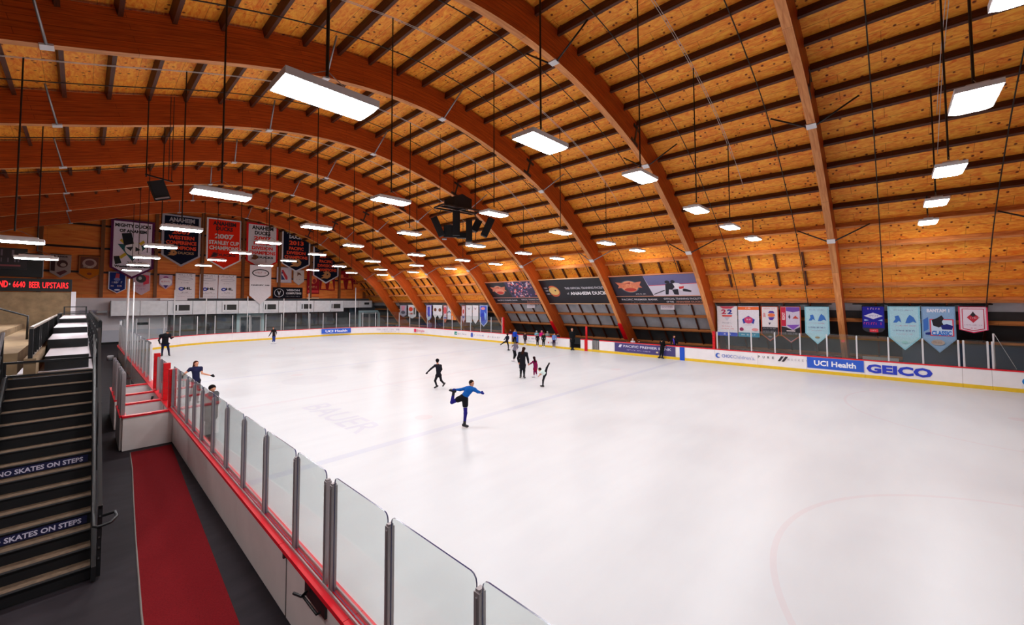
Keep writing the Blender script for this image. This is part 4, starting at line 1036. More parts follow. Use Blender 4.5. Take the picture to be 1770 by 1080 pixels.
end(16.4, 18.1, 8.35, 6.4, 0, 'small white banner with red and blue round-cornered crest', (210, 202, 212), (176, 166, 180), bw=.06, y=55.25, items=[
    ('P', [(.26, .14), (.74, .14), (.74, .84), (.26, .84)], (214, 206, 214)), ('P', [(.3, .2), (.42, .16), (.72, .62), (.72, .8), (.6, .8)], (196, 50, 60)), ('P', [(.28, .42), (.56, .8), (.3, .82)], (44, 62, 110)), ('P', [(.3, .26), (.42, .4), (.3, .44)], (44, 62, 110))])
end(18.3, 19.6, 8.1, 6.12, .5, 'small cream pennant with dark figure below the 2013 banner', (212, 204, 200), (176, 168, 170), bw=.05, y=55.25, items=[
    ('P', [(.36, .16), (.62, .2), (.74, .36), (.5, .3), (.36, .42)], (110, 70, 50)), ('S', .5, .62, .4, .07, (120, 110, 120), 5)])
end(16.0, 19.42, 5.8, 4.47, 0, 'black sign with white circled V and stacked white lettering', (26, 26, 36), None, y=55.2, cat='sign', name='wall_sign', items=[
    ('R', .2, .5, .16, .4, .02, (200, 200, 208)), ('T', 'V', .2, .52, .12, .42, (214, 214, 220), .03), ('T', 'VISION', .67, .24, .46, .18, (214, 214, 220)), ('T', 'COMPUTING', .69, .53, .52, .2, (214, 214, 220)), ('S', .68, .82, .5, .09, (170, 170, 180), 12)])
CARD, GOLD = (150, 24, 36), (236, 120, 44)
end(19.95, 21.5, 8.45, 4.4, 0, 'tall cardinal red and gold banner with helmet crest', CARD, None, y=55.25, items=[
    ('E', .5, .38, .3, .13, (226, 120, 60)), ('E', .58, .42, .14, .07, CARD), ('S', .5, .62, .76, .09, (232, 160, 110), 6), ('P', [(.06, .72), (.94, .72), (.94, .8), (.06, .8)], (214, 50, 50)), ('P', [(0, .84), (1, .84), (1, .93), (0, .93)], GOLD), ('P', [(0, .95), (1, .95), (1, 1), (0, 1)], (236, 190, 140))])
for x0, x1, zb, lab in ((21.6, 22.5, 5.6, 'left small red and gold pennant behind the 2014 banner'), (22.55, 23.55, 5.55, 'right small red and gold pennant behind the 2014 banner'), (24.0, 25.05, 5.7, 'first red banner with gold bell shape, right of the 2014 banner'), (25.1, 26.15, 5.7, 'second red banner with gold bell shape, right of the 2014 banner')):
    end(x0, x1, 8.3, zb, 0, lab, CARD, None, y=55.25, items=[('E', .5, .3, .2, .1, (220, 96, 60)), ('P', [(.32, .5), (.68, .5), (.86, .96), (.14, .96)], GOLD), ('E', .5, .6, .16, .06, (240, 190, 60)), ('S', .5, .85, .5, .06, (250, 180, 80), 4), ('P', [(0, .38), (1, .36), (1, .39), (0, .41)], (226, 110, 60))])
end(26.2, 27.7, 8.45, 6.5, 0, 'dark red banner with three gold columns at the right end', (120, 26, 40), None, y=55.25, items=[('E', .55, .16, .26, .1, (210, 130, 50))] + [('P', [(.12 + k * .28, .5), (.3 + k * .28, .5), (.32 + k * .28, .96), (.1 + k * .28, .96)], (226, 84, 50)) for k in range(3)] + [('E', .2 + k * .28, .42, .09, .06, (230, 120, 60)) for k in range(3)])

# ---- banners hanging along the right side
RU, RN = (0, -1, 0), (-1, 0, 0)
def rb(ya, yb, zt, zb, tip, lab, *a, **k): return banner(lab, (28.95, ya, zt), RU, RN, ya - yb, zt - zb, tip, *a, **k)
rb(8.5, 7.3, 3.68, 1.72, 0, 'white banner with large 22 and blue foot', (232, 226, 230), None, items=[
    ('P', [(.12, .02), (.88, .02), (.7, .1), (.3, .1)], (205, 70, 90)), ('T', '2', .34, .2, .24, .16, (190, 60, 90)), ('T', '2', .64, .2, .24, .16, (50, 60, 150)), ('P', [(.24, .31), (.76, .31), (.72, .36), (.28, .36)], (222, 70, 60)), ('P', [(.36, .38), (.64, .38), (.5, .5)], (200, 200, 212)), ('S', .5, .57, .46, .045, (60, 66, 110), 9), ('S', .5, .68, .5, .03, (226, 110, 110), 10), ('S', .5, .76, .74, .035, (226, 110, 110), 14), ('P', [(0, .88), (1, .88), (1, 1), (0, 1)], (26, 70, 190)), ('S', .5, .94, .34, .06, (236, 236, 244), 5)])
rb(7.25, 6.08, 3.68, 1.72, 0, 'white banner with orange top band and teal foot', (230, 226, 234), None, items=[
    ('P', [(0, .03), (1, .03), (1, .13), (0, .13)], (240, 110, 50)), ('S', .5, .08, .26, .05, (250, 220, 200), 4), ('P', [(.2, .44), (.5, .32), (.8, .44), (.74, .58), (.5, .5), (.26, .58)], (50, 60, 160)), ('E', .5, .46, .2, .11, (206, 60, 110)), ('S', .5, .44, .3, .05, (240, 230, 240), 5), ('E', .16, .76, .1, .06, (150, 40, 90)), ('E', .8, .76, .15, .05, (226, 150, 150)), ('S', .5, .62, .4, .03, (206, 140, 170), 8), ('P', [(0, .86), (1, .86), (1, 1), (0, 1)], (20, 130, 165)), ('S', .5, .93, .7, .05, (200, 226, 236), 8)])
rb(5.98, 5.04, 3.68, 1.52, .42, 'white pennant with purple crest and black lower part', (226, 218, 220), (176, 74, 50), bw=.06, items=[
    ('S', .5, .08, .7, .04, (226, 90, 80), 10), ('T', '2010', .2, .26, .28, .06, (220, 60, 60), .02, 1.57), ('P', [(.42, .2), (.78, .2), (.7, .14), (.5, .14)], (80, 50, 150)), ('E', .6, .26, .2, .05, (226, 110, 70)), ('P', [(.42, .32), (.78, .32), (.66, .4), (.5, .4)], (80, 50, 150)), ('P', [(.42, .47), (.56, .47), (.49, .54)], (60, 60, 90)),
    ('P', [(.06, .6), (.94, .6), (.94, .8), (.5, .96), (.06, .8)], (40, 38, 44)), ('S', .5, .64, .7, .03, (190, 180, 190), 8), ('S', .5, .73, .76, .08, (120, 118, 126), 9), ('E', .5, .86, .1, .02, (120, 118, 126))])
rb(4.96, 3.94, 3.68, 1.5, .44, 'purple and white pennant with red side stripe', (206, 196, 216), (190, 84, 60), bw=.05, items=[
    ('P', [(.05, .03), (.28, .03), (.28, .55), (.05, .55)], (190, 24, 60)), ('T', 'REDHOT', .165, .28, .44, .07, (240, 210, 214), .03, 1.57), ('P', [(.3, .03), (.95, .03), (.95, .13), (.62, .17), (.3, .13)], (110, 70, 160)), ('P', [(.4, .3), (.46, .22), (.5, .3), (.46, .36)], (60, 40, 70)), ('P', [(.6, .34), (.74, .26), (.9, .34)], (190, 60, 50)), ('P', [(.3, .52), (.95, .5), (.62, .64)], (130, 80, 180)),
    ('P', [(.05, .56), (.3, .58), (.62, .66), (.95, .56), (.95, .79), (.5, .96), (.05, .79)], (36, 34, 40)), ('P', [(.3, .66), (.72, .66), (.72, .69), (.3, .69)], (220, 200, 200)), ('S', .5, .75, .76, .07, (120, 118, 126), 9)])
def ice_blue(ya, yb, zt, zb, tip, lab, flip=0):
    rb(ya, yb, zt, zb, tip, lab, (176, 216, 228), (146, 204, 222), bw=.07, items=[
        ('S', .5, .1, .6, .03, (150, 160, 190), 14), ('P', [(.16, .38), (.24, .3), (.22, .24), (.34, .22), (.38, .28), (.42, .38), (.34, .34), (.28, .38)], (56, 110, 190)), ('P', [(.54, .39), (.6, .28), (.68, .2), (.8, .26), (.88, .38), (.78, .35), (.66, .39)], (56, 110, 190)),
        ('S', .5, .45, .7, .025, (220, 160, 190), 16), ('S', .5, .56, .7, .04, (120, 116, 170), 14), ('S', .5, .64, .5, .03, (210, 180, 200), 12), ('E', .5, .82, .1, .025, (150, 128, 100) if not flip else (150, 206, 206))])
ice_blue(3.75, 2.62, 3.68, 1.5, .62, 'pale blue pennant with two blue skaters, left of the timber arch foot')
rb(1.22, .32, 3.7, 2.25, .22, 'royal blue banner with white diamond and red tag', (46, 44, 160), (36, 36, 90), bw=.03, items=[
    ('S', .5, .1, .7, .08, (220, 170, 200), 6), ('P', [(.08, .36), (.5, .24), (.92, .36), (.5, .48)], (220, 214, 236)), ('S', .5, .36, .5, .06, (110, 90, 160), 7), ('P', [(.1, .48), (.3, .52), (.1, .55)], (160, 190, 240)), ('P', [(.9, .48), (.7, .52), (.9, .55)], (160, 190, 240)), ('S', .5, .64, .86, .1, (226, 70, 150), 8), ('P', [(.0, .8), (1, .8), (.9, .92), (.5, 1), (.1, .92)], (50, 48, 60)), ('P', [(.32, .84), (.7, .84), (.7, .95), (.32, .95)], (226, 40, 60)), ('S', .51, .895, .26, .06, (244, 200, 206), 4)])
ice_blue(.2, -1.0, 3.72, 1.45, .66, 'pale blue pennant with two blue skaters, right of the timber arch', 1)
rb(-1.04, -2.2, 3.72, 1.42, .68, 'blue grey pennant with black hockey silhouette and red frame', (140, 172, 208), (126, 158, 190), bw=.05, items=[
    ('T', 'BANTAM 1', .5, .1, .66, .075, (226, 226, 240)), ('P', [(.05, .3), (.2, .24), (.2, .5), (.05, .56)], (60, 110, 190)), ('P', [(.24, .28), (.94, .28), (.94, .64), (.24, .64)], (222, 70, 90)), ('P', [(.28, .3), (.9, .3), (.9, .62), (.28, .62)], (196, 214, 236)),
    ('P', [(.3, .3), (.46, .26), (.6, .2), (.66, .26), (.6, .34), (.66, .42), (.5, .46), (.34, .42)], (30, 26, 34)), ('P', [(.56, .42), (.74, .38), (.92, .42), (.88, .5), (.6, .5)], (24, 30, 120)), ('T', 'CLASSIC', .58, .58, .58, .1, (30, 110, 200)), ('P', [(.1, .58), (.26, .56), (.26, .62), (.1, .62)], (24, 40, 120)), ('E', .46, .78, .2, .06, (176, 156, 150)), ('S', .46, .78, .26, .05, (150, 96, 60), 6)])
rb(-2.3, -3.22, 3.72, 2.44, .16, 'white pennant with pink red double border and dark crest', (224, 206, 216), (222, 60, 100), bw=.05, items=[
    ('P', [(.12, .1), (.88, .1), (.88, .84), (.5, .92), (.12, .84)], (196, 40, 70)), ('P', [(.15, .12), (.85, .12), (.85, .82), (.5, .89), (.15, .82)], (226, 210, 222)), ('P', [(.28, .42), (.5, .24), (.72, .42), (.5, .62)], (190, 40, 60)), ('P', [(.4, .34), (.5, .2), (.6, .34), (.5, .4)], (40, 30, 40)), ('S', .5, .44, .44, .06, (226, 190, 200), 7), ('S', .5, .7, .62, .04, (150, 110, 140), 12), ('S', .5, .82, .26, .05, (200, 60, 90), 5)])
# far groups
def fb(ya, yb, zt, zb, tip, lab, field, border=None, items=()): return rb(ya, yb, zt, zb, tip, lab, field, border, bw=.1, items=items)
fb(47.6, 45.95, 3.6, 1.95, .3, 'grey and pink small banner, far right corner, leftmost', (176, 166, 180), (130, 118, 134), [('P', [(.2, .1), (.8, .1), (.6, .5), (.4, .5)], (206, 130, 150)), ('E', .5, .6, .3, .14, (90, 84, 100))])
fb(45.6, 43.8, 3.6, 1.85, .3, 'white small banner with red disc, far right corner', (216, 212, 216), None, [('E', .35, .32, .26, .16, (206, 60, 40)), ('P', [(.1, .6), (.6, .58), (.6, .7), (.1, .72)], (180, 90, 80)), ('P', [(.7, .2), (.9, .2), (.9, .7), (.7, .7)], (90, 90, 80))])
fb(43.3, 42.52, 3.6, 1.95, .3, 'narrow grey small banner, right of the red disc banner', (170, 160, 176), (90, 80, 100), [('E', .5, .4, .3, .2, (80, 70, 100))])
fb(41.6, 40.5, 3.62, 1.6, .5, 'narrow violet and white small banner', (206, 206, 220), (140, 120, 200), [('P', [(.25, .12), (.7, .1), (.7, .7), (.25, .72)], (80, 80, 190)), ('P', [(.2, .78), (.8, .76), (.5, .96)], (180, 210, 226))])
fb(40.2, 39.3, 3.62, 2.0, .4, 'small white pennant with brown mark, left of a pair', (222, 218, 222), None, [('E', .5, .36, .3, .12, (120, 70, 50))])
fb(39.3, 38.4, 3.62, 1.95, .45, 'small white pennant with brown mark, right of a pair', (222, 218, 222), None, [('E', .5, .36, .3, .12, (120, 70, 50))])
fb(38.2, 37.5, 3.62, 1.5, .4, 'narrow white and orange pennant with red crest', (206, 190, 200), (170, 100, 80), [('E', .5, .3, .36, .2, (214, 80, 90)), ('P', [(.1, .68), (.9, .68), (.9, .74), (.1, .74)], (60, 70, 160)), ('P', [(.1, .78), (.9, .78), (.5, .94)], (206, 110, 70))])
fb(37.4, 36.75, 3.62, 1.95, 0, 'narrow white banner with blue chevron', (222, 220, 228), None, [('P', [(.1, .5), (.5, .38), (.9, .5), (.9, .58), (.5, .48), (.1, .58)], (70, 80, 110)), ('S', .5, .2, .6, .14, (110, 130, 200), 3)])
fb(36.7, 35.85, 3.62, 1.9, 0, 'plain bright orange banner', (250, 140, 66), None, [])
fb(34.9, 34.2, 3.62, 1.6, .4, 'narrow oval-crest pennant in white and orange', (200, 180, 196), (160, 100, 90), [('E', .5, .34, .36, .24, (226, 200, 206)), ('E', .5, .36, .2, .12, (206, 80, 80)), ('P', [(.2, .62), (.8, .62), (.5, .74)], (60, 70, 150))])
fb(34.1, 33.15, 3.62, 1.72, 0, 'white banner with thin dark curved mark, far side', (226, 222, 226), None, [('P', [(.2, .14), (.5, .28), (.8, .14), (.5, .22)], (120, 90, 100)), ('S', .5, .6, .4, .05, (170, 160, 170), 4)])
fb(33.05, 32.1, 3.62, 1.6, .5, 'white pennant with thin dark curved mark, far side', (226, 220, 224), None, [('P', [(.24, .12), (.5, .26), (.76, .12), (.5, .2)], (150, 70, 90))])
fb(31.9, 30.7, 3.62, 1.35, .5, 'bright blue and white pennant, rightmost of the far groups', (70, 96, 200), (190, 200, 230), [('E', .45, .16, .26, .07, (220, 140, 150)), ('P', [(.2, .4), (.6, .34), (.7, .6), (.4, .8), (.2, .7)], (40, 60, 180)), ('P', [(.6, .3), (.85, .4), (.8, .7), (.66, .6)], (140, 180, 236))])
# small skirt rail carrying the right banners
for ya, yb, lab in ((8.6, 2.5, 'dark rail carrying the five banners left of the nearest arch foot'), (1.6, -3.4, 'dark rail carrying the four banners at the right edge'), (47.8, 42.5, 'dark rail carrying the farthest small banners'), (42.05, 35.8, 'dark rail carrying the middle group of far small banners'), (35.3, 30.5, 'dark rail carrying the nearest group of far small banners')):
    m_ = MB(); m_.tube([(28.98, ya, 3.8), (28.98, yb, 3.8)], .035, 6); tag(m_.build('banner_rail', M_blacksteel), lab, 'rail')

# ---- the three large advertising banners that follow the slope of the vault
def vault_banner(ya, yb, lab, fn, frame=(206, 130, 92)):
    e = empty('vinyl_banner', (27.2, (ya + yb) / 2, 4.8), label=lab, cat='banner'); inv = -Vector(e.location)
    off = DECK - .62
    a = prof(s_at_z(3.78, off), off); c = prof(s_at_z(5.86, off), off); bot = Vector((a[0], ya, a[1])); top = Vector((c[0], ya, c[1]))
    V = (top - bot).normalized(); U = Vector((0, -1, 0)); N_ = V.cross(U); N_ = N_ if N_.x < 0 else -N_
    w = ya - yb; h = (top - bot).length; org = bot + inv
    m_ = MB(); m_.prism([(0, 0), (w, 0), (w, h), (0, h)], U, V, org, N_, 0, .02); m_.build('vinyl_sheet', plain((26, 26, 34), .35), e)
    m_ = MB()
    for z0, z1 in ((0, .07), (h - .09, h)): m_.prism([(0, z0), (w, z0), (w, z1), (0, z1)], U, V, org, N_, .024, .04)
    m_.build('trim_band', plain(frame, .5), e)
    lt = MB(); em = MB(); lc = []; ec = []
    def ci(c):
        if c not in lc: lc.append(c)
        return lc.index(c)
    def ce(c):
        if c not in ec: ec.append(c)
        return ec.index(c)
    fn(lt, em, (org, U, V, N_), w, h, ci, ce)
    lt.build('lettering', [plain(c, .5) for c in lc], e); em.build('artwork', [plain(c, .5) for c in ec], e)
    return e
def shield_logo(em, pl, cx, cy, s, ce, lf=.028):
    put_poly(em, ell(cx, cy, .72 * s, .56 * s, 26), *pl, lf, ce((96, 100, 110))); put_poly(em, ell(cx, cy, .64 * s, .5 * s, 26), *pl, lf + .003, ce((232, 150, 110)))
    for k in (-1, 1): put_poly(em, [(cx + k * .1 * s, cy + .3 * s), (cx + k * 1.0 * s, cy + .42 * s), (cx + k * .8 * s, cy + .1 * s), (cx + k * .95 * s, cy - .12 * s), (cx + k * .5 * s, cy - .1 * s)], *pl, lf + .006, ce((214, 120, 90)))
    put_poly(em, ell(cx, cy - .28 * s, .46 * s, .16 * s, 20), *pl, lf + .009, ce((196, 60, 50))); put_poly(em, [(cx - .3 * s, cy + .32 * s), (cx + .2 * s, cy + .4 * s), (cx + .1 * s, cy + .2 * s)], *pl, lf + .009, ce((176, 70, 60)))
def vb_player(lt, em, pl, w, h, ci, ce):
    b = h * .27
    put_poly(em, [(.1, b + .04), (w - .04, b + .04), (w - .04, h - .12), (.1, h - .12)], *pl, .024, ce((44, 42, 56)))
    put_poly(em, [(w * .47, b + .04), (w - .04, b + .04), (w - .04, h - .12), (w * .42, h - .12)], *pl, .026, ce((206, 198, 212)))
    put_poly(em, [(w * .45, h * .64), (w - .04, h * .68), (w - .04, h - .12), (w * .42, h - .12)], *pl, .028, ce((104, 100, 140)))
    put_poly(em, [(w * .45, h * .62), (w - .04, h * .66), (w - .04, h * .68), (w * .45, h * .64)], *pl, .03, ce((206, 70, 90)))
    put_poly(em, [(0, b), (w, b), (w, b + .06), (0, b + .06)], *pl, .03, ce((216, 150, 120)))
    shield_logo(em, pl, w * .22, h * .62, 1.0, ce)
    put_text(lt, 'DUCKS', *pl, w * .22, h * .63, 1.15, .34, .045, ci((226, 130, 90)), bold=.05)
    put_scribble(lt, *pl, w * .33, h * .36, .8, .1, .045, ci((220, 214, 214)), 10, 3)
    # two hockey players
    x = w * .68; y = h * .52; K = ce((34, 32, 42)); Wt = ce((226, 222, 228)); Rd = ce((196, 48, 54)); lf = .034
    put_poly(em, [(x - .25, y + .38), (x + .2, y + .5), (x + .4, y + .2), (x + .1, y - .1), (x - .35, y - .05)], *pl, lf, K)
    put_poly(em, ell(x - .08, y + .56, .17, .14, 12), *pl, lf + .002, K); put_poly(em, [(x - .35, y - .05), (x - .1, y - .05), (x - .25, y - .5), (x - .45, y - .5)], *pl, lf, K)
    put_poly(em, [(x + .25, y + .5), (x + .65, y + .45), (x + 1.0, y + .1), (x + .7, y - .2), (x + .35, y + .05)], *pl, lf + .003, Wt)
    put_poly(em, ell(x + .3, y + .58, .15, .13, 12), *pl, lf + .006, K); put_poly(em, [(x + .6, y + .15), (x + .95, y + .2), (x + .9, y), (x + .6, y - .05)], *pl, lf + .006, Rd)
    put_poly(em, [(x + .8, y), (x + 1.0, y - .05), (x + 1.35, y - .2), (x + 1.3, y - .32), (x + .8, y - .25)], *pl, lf, K); put_poly(em, [(x + .1, y - .1), (x + .5, y - .05), (x + .45, y - .55), (x + .15, y - .5)], *pl, lf, K)
    put_poly(em, [(x - .45, y - .1), (x - .4, y - .16), (x - 1.25, y - .5), (x - 1.3, y - .46)], *pl, lf, K)
    put_text(lt, 'PACIFIC PREMIER BANK', *pl, w * .28, b * .62, w * .44, .16, .03, ci((206, 200, 206)), bold=.02); put_scribble(lt, *pl, w * .3, b * .28, w * .26, .06, .03, ci((150, 146, 156)), 16, 6)
    put_text(lt, 'OFFICIAL TRAINING FACILITY', *pl, w * .77, b * .7, w * .4, .15, .03, ci((206, 200, 206)), bold=.02); put_text(lt, 'OF THE', *pl, w * .63, b * .32, .5, .15, .03, ci((206, 200, 206)), bold=.02); put_text(lt, 'ANAHEIM DUCKS', *pl, w * .83, b * .32, w * .27, .16, .03, ci((190, 130, 110)), bold=.02)
def vb_plain(lt, em, pl, w, h, ci, ce):
    c = ce((226, 186, 110)); x = w * .17; y = h * .52
    a = ell(x, y, .62, .58, 22, -1.9, 1.9); put_poly(em, a + [(x - .4, y + .4), (x - .1, y + .12), (x - .5, y + .05), (x - .12, y - .1), (x - .45, y - .3)], *pl, .026, ce((206, 96, 60)))
    put_poly(em, ell(x + .05, y + .02, .5, .42, 22), *pl, .03, c); put_poly(em, ell(x + .22, y + .08, .08, .09, 10), *pl, .034, ce((26, 26, 34)))
    for k in (.3, .0, -.34): put_poly(em, [(x - .9, y + k + .1), (x - .55, y + k + .14), (x - .5, y + k), (x - .8, y + k - .02)], *pl, .03, ce((150, 150, 160)))
    put_text(lt, 'THE OFFICIAL TRAINING FACILITY', *pl, w * .67, h * .62, w * .6, .22, .03, ci((190, 186, 194)), bold=.03)
    put_text(lt, 'of', *pl, w * .385, h * .42, .22, .2, .03, ci((190, 186, 194))); put_text(lt, 'ANAHEIM DUCKS', *pl, w * .7, h * .42, w * .56, .34, .03, ci((232, 228, 232)), bold=.035)
def vb_crowd(lt, em, pl, w, h, ci, ce):
    b = h * .27
    put_poly(em, [(0, b), (w, b), (w, b + .06), (0, b + .06)], *pl, .03, ce((196, 130, 120)))
    put_poly(em, [(w * .42, b + .06), (w - .04, b + .06), (w - .04, h - .1), (w * .4, h - .1)], *pl, .025, ce((60, 52, 84)))
    shield_logo(em, pl, w * .22, h * .62, 1.0, ce); put_text(lt, 'DUCKS', *pl, w * .22, h * .63, 1.1, .32, .045, ci((226, 150, 130)), bold=.05)
    r = random.Random(3); cols = [(206, 150, 160), (186, 130, 150), (120, 104, 150), (226, 214, 224), (226, 110, 110), (90, 70, 110), (30, 26, 44)]
    for i in range(110):
        put_poly(em, ell(w * r.uniform(.45, .97), r.uniform(b + .15, h - .18), r.uniform(.05, .13), r.uniform(.05, .12), 7), *pl, .028 + i * .0001, ce(r.choice(cols)))
    put_text(lt, 'PACIFIC PREMIER BANK', *pl, w * .28, b * .62, w * .42, .15, .03, ci((196, 190, 200)), bold=.02); put_scribble(lt, *pl, w * .3, b * .28, w * .26, .06, .03, ci((140, 136, 150)), 16, 6)
    put_text(lt, 'OFFICIAL TRAINING FACILITY', *pl, w * .77, b * .7, w * .4, .14, .03, ci((196, 190, 200)), bold=.02); put_text(lt, 'ANAHEIM DUCKS', *pl, w * .8, b * .32, w * .3, .15, .03, ci((180, 130, 120)), bold=.02)
vault_banner(YA + 2 * SP - .05, YA + SP + TH + .05, 'black banner with two hockey players and orange logo', vb_player)
vault_banner(YA + 3 * SP - .05, YA + 2 * SP + TH + .05, 'plain black banner with OFFICIAL TRAINING FACILITY lettering, middle of three', vb_plain, (226, 176, 130))
vault_banner(YA + 4 * SP - .05, YA + 3 * SP + TH + .05, 'black banner with orange logo and pink crowd picture', vb_crowd)
for y, w, t, lab in ((12.3, 1.0, 'SOCCER', 'small white SOCCER sign under the hockey player banner'), (25.2, .95, None, 'small white sign under the crowd picture banner')):
    a = prof(s_at_z(3.55, DECK - .3), DECK - .3); e = MB(); e.box((a[0], y - w, a[1] - .17), (a[0] + .02, y, a[1] + .17)); s = tag(e.build('wall_sign', plain((226, 214, 220), .5)), lab, 'sign')
    p = MB(); pl = ((a[0], y, a[1]), (0, -1, 0), (0, 0, 1), (-1, 0, 0))
    if t: put_text(p, t, *pl, w / 2, 0, w * .8, .16, .006)
    else: put_scribble(p, *pl, w / 2, 0, w * .7, .1, .006, 0, 8, 2)
    p.build('lettering', plain((180, 150, 170)), s)

# ================================================================== LEFT SIDE: CARPET, STAIRS, WALKWAY, MEZZANINE
m_ = MB(); cl = [(1.02, 15.0), (.97, 13.5), (.86, 11.5), (.76, 9.5), (.66, 7.2), (.60, 5), (.55, 2.2)]; cr_ = [(1.5, 2.2), (1.46, 5), (1.47, 6.03), (1.58, 8.6), (1.70, 11.5), (1.84, 14.6), (1.86, 15.0)]
poly = cl[::-1] + cr_[::-1] if False else [(x, y) for x, y in cl] + [(x, y) for x, y in cr_]
m_.prism(poly, (1, 0, 0), (0, 1, 0), (0, 0, 0), (0, 0, 1), -.019, -.006)
tag(m_.build('carpet_runner', M_carpet), 'red carpet runner on the dark floor beside the near boards', 'carpet')
m_ = MB(); m_.tube([(x - .01, y, -.012) for x, y in cl], .012, 5); tag(m_.build('carpet_edging', mat('grey_edging', (120, 112, 108))), 'thin grey edging along the left side of the red carpet', 'edging')

SX0, SX1, RISE, RUN, SY = -.92, .20, .17, .262, 8.63
st = empty('staircase', (0, SY, 0), label='black and tan staircase with NO SKATES ON STEPS lettering', cat='stairs')
NST = 14
M_riser = mat('black_riser', (14, 13, 16), rough=.7)
for i in range(NST):
    y = i * RUN; z = RISE * (i + 1)
    m_ = MB(); m_.box((SX0, y, z - RISE), (SX1, y + .03, z - .012), 0); m_.box((SX0, y - .02, z - .011), (SX1, y + .045, z + .001), 0)
    r_ = m_.build('riser', M_riser, st)
    if i in (3, 7):
        m_ = MB(); m_.box((SX0 + .06, y - .004, z - RISE + .015), (SX1 - .04, y - .0005, z - .03)); m_.build('sign_strip', plain((26, 28, 66), .5), r_)
        m_ = MB(); put_text(m_, 'NO SKATES ON STEPS', (SX0, y, z - RISE), (1, 0, 0), (0, 0, 1), (0, -1, 0), .55, .074, .94, .078, .007, 0, bold=.03); m_.build('lettering', plain((206, 200, 222), .5), r_)
    m_ = MB(); m_.box((SX0, y + .046, z - .012), (SX1, y + RUN - .001, z)); m_.build('tread', M_tread, st)
ZT = RISE * NST + RISE
YT = NST * RUN
m_ = MB(); m_.box((SX0, YT, ZT - RISE), (SX1, YT + .03, ZT - .012)); m_.build('riser', M_riser, st)
for sx in (SX0 - .03, SX1 + .03):
    m_ = MB(); m_.prism([(-.12, 0), (.3, 0), (YT + .2, ZT - .35), (YT + .2, ZT + .05), (YT - .1, ZT + .05), (-.12, .2)], (0, 1, 0), (0, 0, 1), (sx, 0, 0), (1, 0, 0), -.025, .025); m_.build('stringer', M_blacksteel, st)
slope = RISE / RUN
def railz(y): return (y + .1) * slope
# right hand railing: posts, slanted rails, loop at the foot
m_ = MB(); xr = SX1 + .08
rl = empty('stair_railing', (xr, SY, 0), label='black steel railing on the right side of the stairs', cat='railing')
for y in (0.0, 1.85, 3.7):
    m_ = MB(); z = railz(y); m_.box((-.025, y - .025, max(z - .25, 0)), (.025, y + .025, z + .95)); m_.build('rail_post', M_blacksteel, rl)
for hgt, w in ((.97, .06), (.82, .02), (.67, .02), (.52, .02), (.37, .02), (.22, .02)):
    m_ = MB(); m_.bar((0, -.05, railz(-.05) + hgt), (0, YT + .05, railz(YT + .05) + hgt), .04 if w > .05 else .018, w, up=(0, 0, 1)); m_.build('rail', M_blacksteel, rl)
m_ = MB(); m_.tube([(-.07, YT, railz(YT) + .88), (-.07, .0, railz(0) + .88), (-.07, -.35, railz(0) + .80), (-.03, -.42, railz(0) + .80), (.10, -.42, railz(0) + .82), (.16, -.36, railz(0) + .86), (.15, -.22, railz(0) + .88), (.02, -.2, railz(0) + .86)], .021, 8); m_.build('handrail', M_steel_dark if 'M_steel_dark' in globals() else M_blacksteel, rl, True)
lr = empty('stair_railing', (SX0 - .09, SY, 0), label='dark steel handrail on the left side of the stairs', cat='railing')
for y in (.3, 2.0, YT - .05):
    m_ = MB(); z = railz(y); m_.box((-.03, y - .03, max(z - .2, 0)), (.03, y + .03, z + .9)); m_.build('rail_post', M_blacksteel, lr)
m_ = MB(); m_.tube([(0, -.3, railz(-.3) + .92), (0, YT + .1, railz(YT + .1) + .92)], .03, 8); m_.build('handrail', mat('worn_steel', (84, 80, 84), rough=.35, metal=.5), lr, True)
for hgt in (.6, .35): 
    m_ = MB(); m_.tube([(0, .1, railz(.1) + hgt), (0, YT, railz(YT) + hgt)], .016, 6); m_.build('rail', M_blacksteel, lr, True)

# raised walkway behind the stairs
WY0 = SY + YT + .03; WY1 = 30.0
m_ = MB(); m_.box((-.86, WY0 + .02, ZT - .25), (SX1 + .02, WY1 - .06, ZT)); m_.v and None
tag(m_.build('walkway', mat('pale_walkway', (214, 206, 212), rough=.6, noise=.08, nscale=2)), 'pale raised walkway running away from the stair head', 'walkway')
m_ = MB(); m_.box((SX1 - .3, WY0 + .05, 0), (SX1, WY1, ZT - .26)); tag(m_.build('walkway_support', M_darkwall), 'dark support wall beneath the raised walkway', 'support wall')
m_ = MB(); m_.box((SX0, WY0 + .0, ZT + .001), (SX1 + .0, WY0 + .62, ZT + .012)); tag(m_.build('landing_mat', M_tread), 'tan landing strip at the head of the stairs', 'landing')
M_plat = MATS['pale_walkway']
for k, (y, y1, x0, h) in enumerate(((13.2, 15.4, -.5, .30), (15.41, 18.2, -.55, .52), (18.21, 22.0, -.55, .70), (22.01, 29.0, -.55, .84))):
    e = empty('platform', ((x0 + SX1 - .05) / 2, y, ZT + .013), label='platform with pale top and black front on the walkway, %s from the stairs' % ORD[k], cat='platform')
    L2 = (SX1 - .05 - x0) / 2
    m_ = MB(); m_.box((-L2, 0, h - .03), (L2, y1 - y, h)); m_.build('platform_top', M_plat, e)
    m_ = MB(); m_.box((-L2, -.01, .0), (L2, .04, h - .001)); m_.build('front_panel', M_black, e)
    m_ = MB(); m_.box((-L2, .04, .0), (-L2 + .04, y1 - y, h - .03)); m_.build('side_panel', M_black, e)
wr = empty('walkway_railing', (SX1 + .09, WY0, ZT), label='black guard railing along the rink side of the walkway', cat='railing')
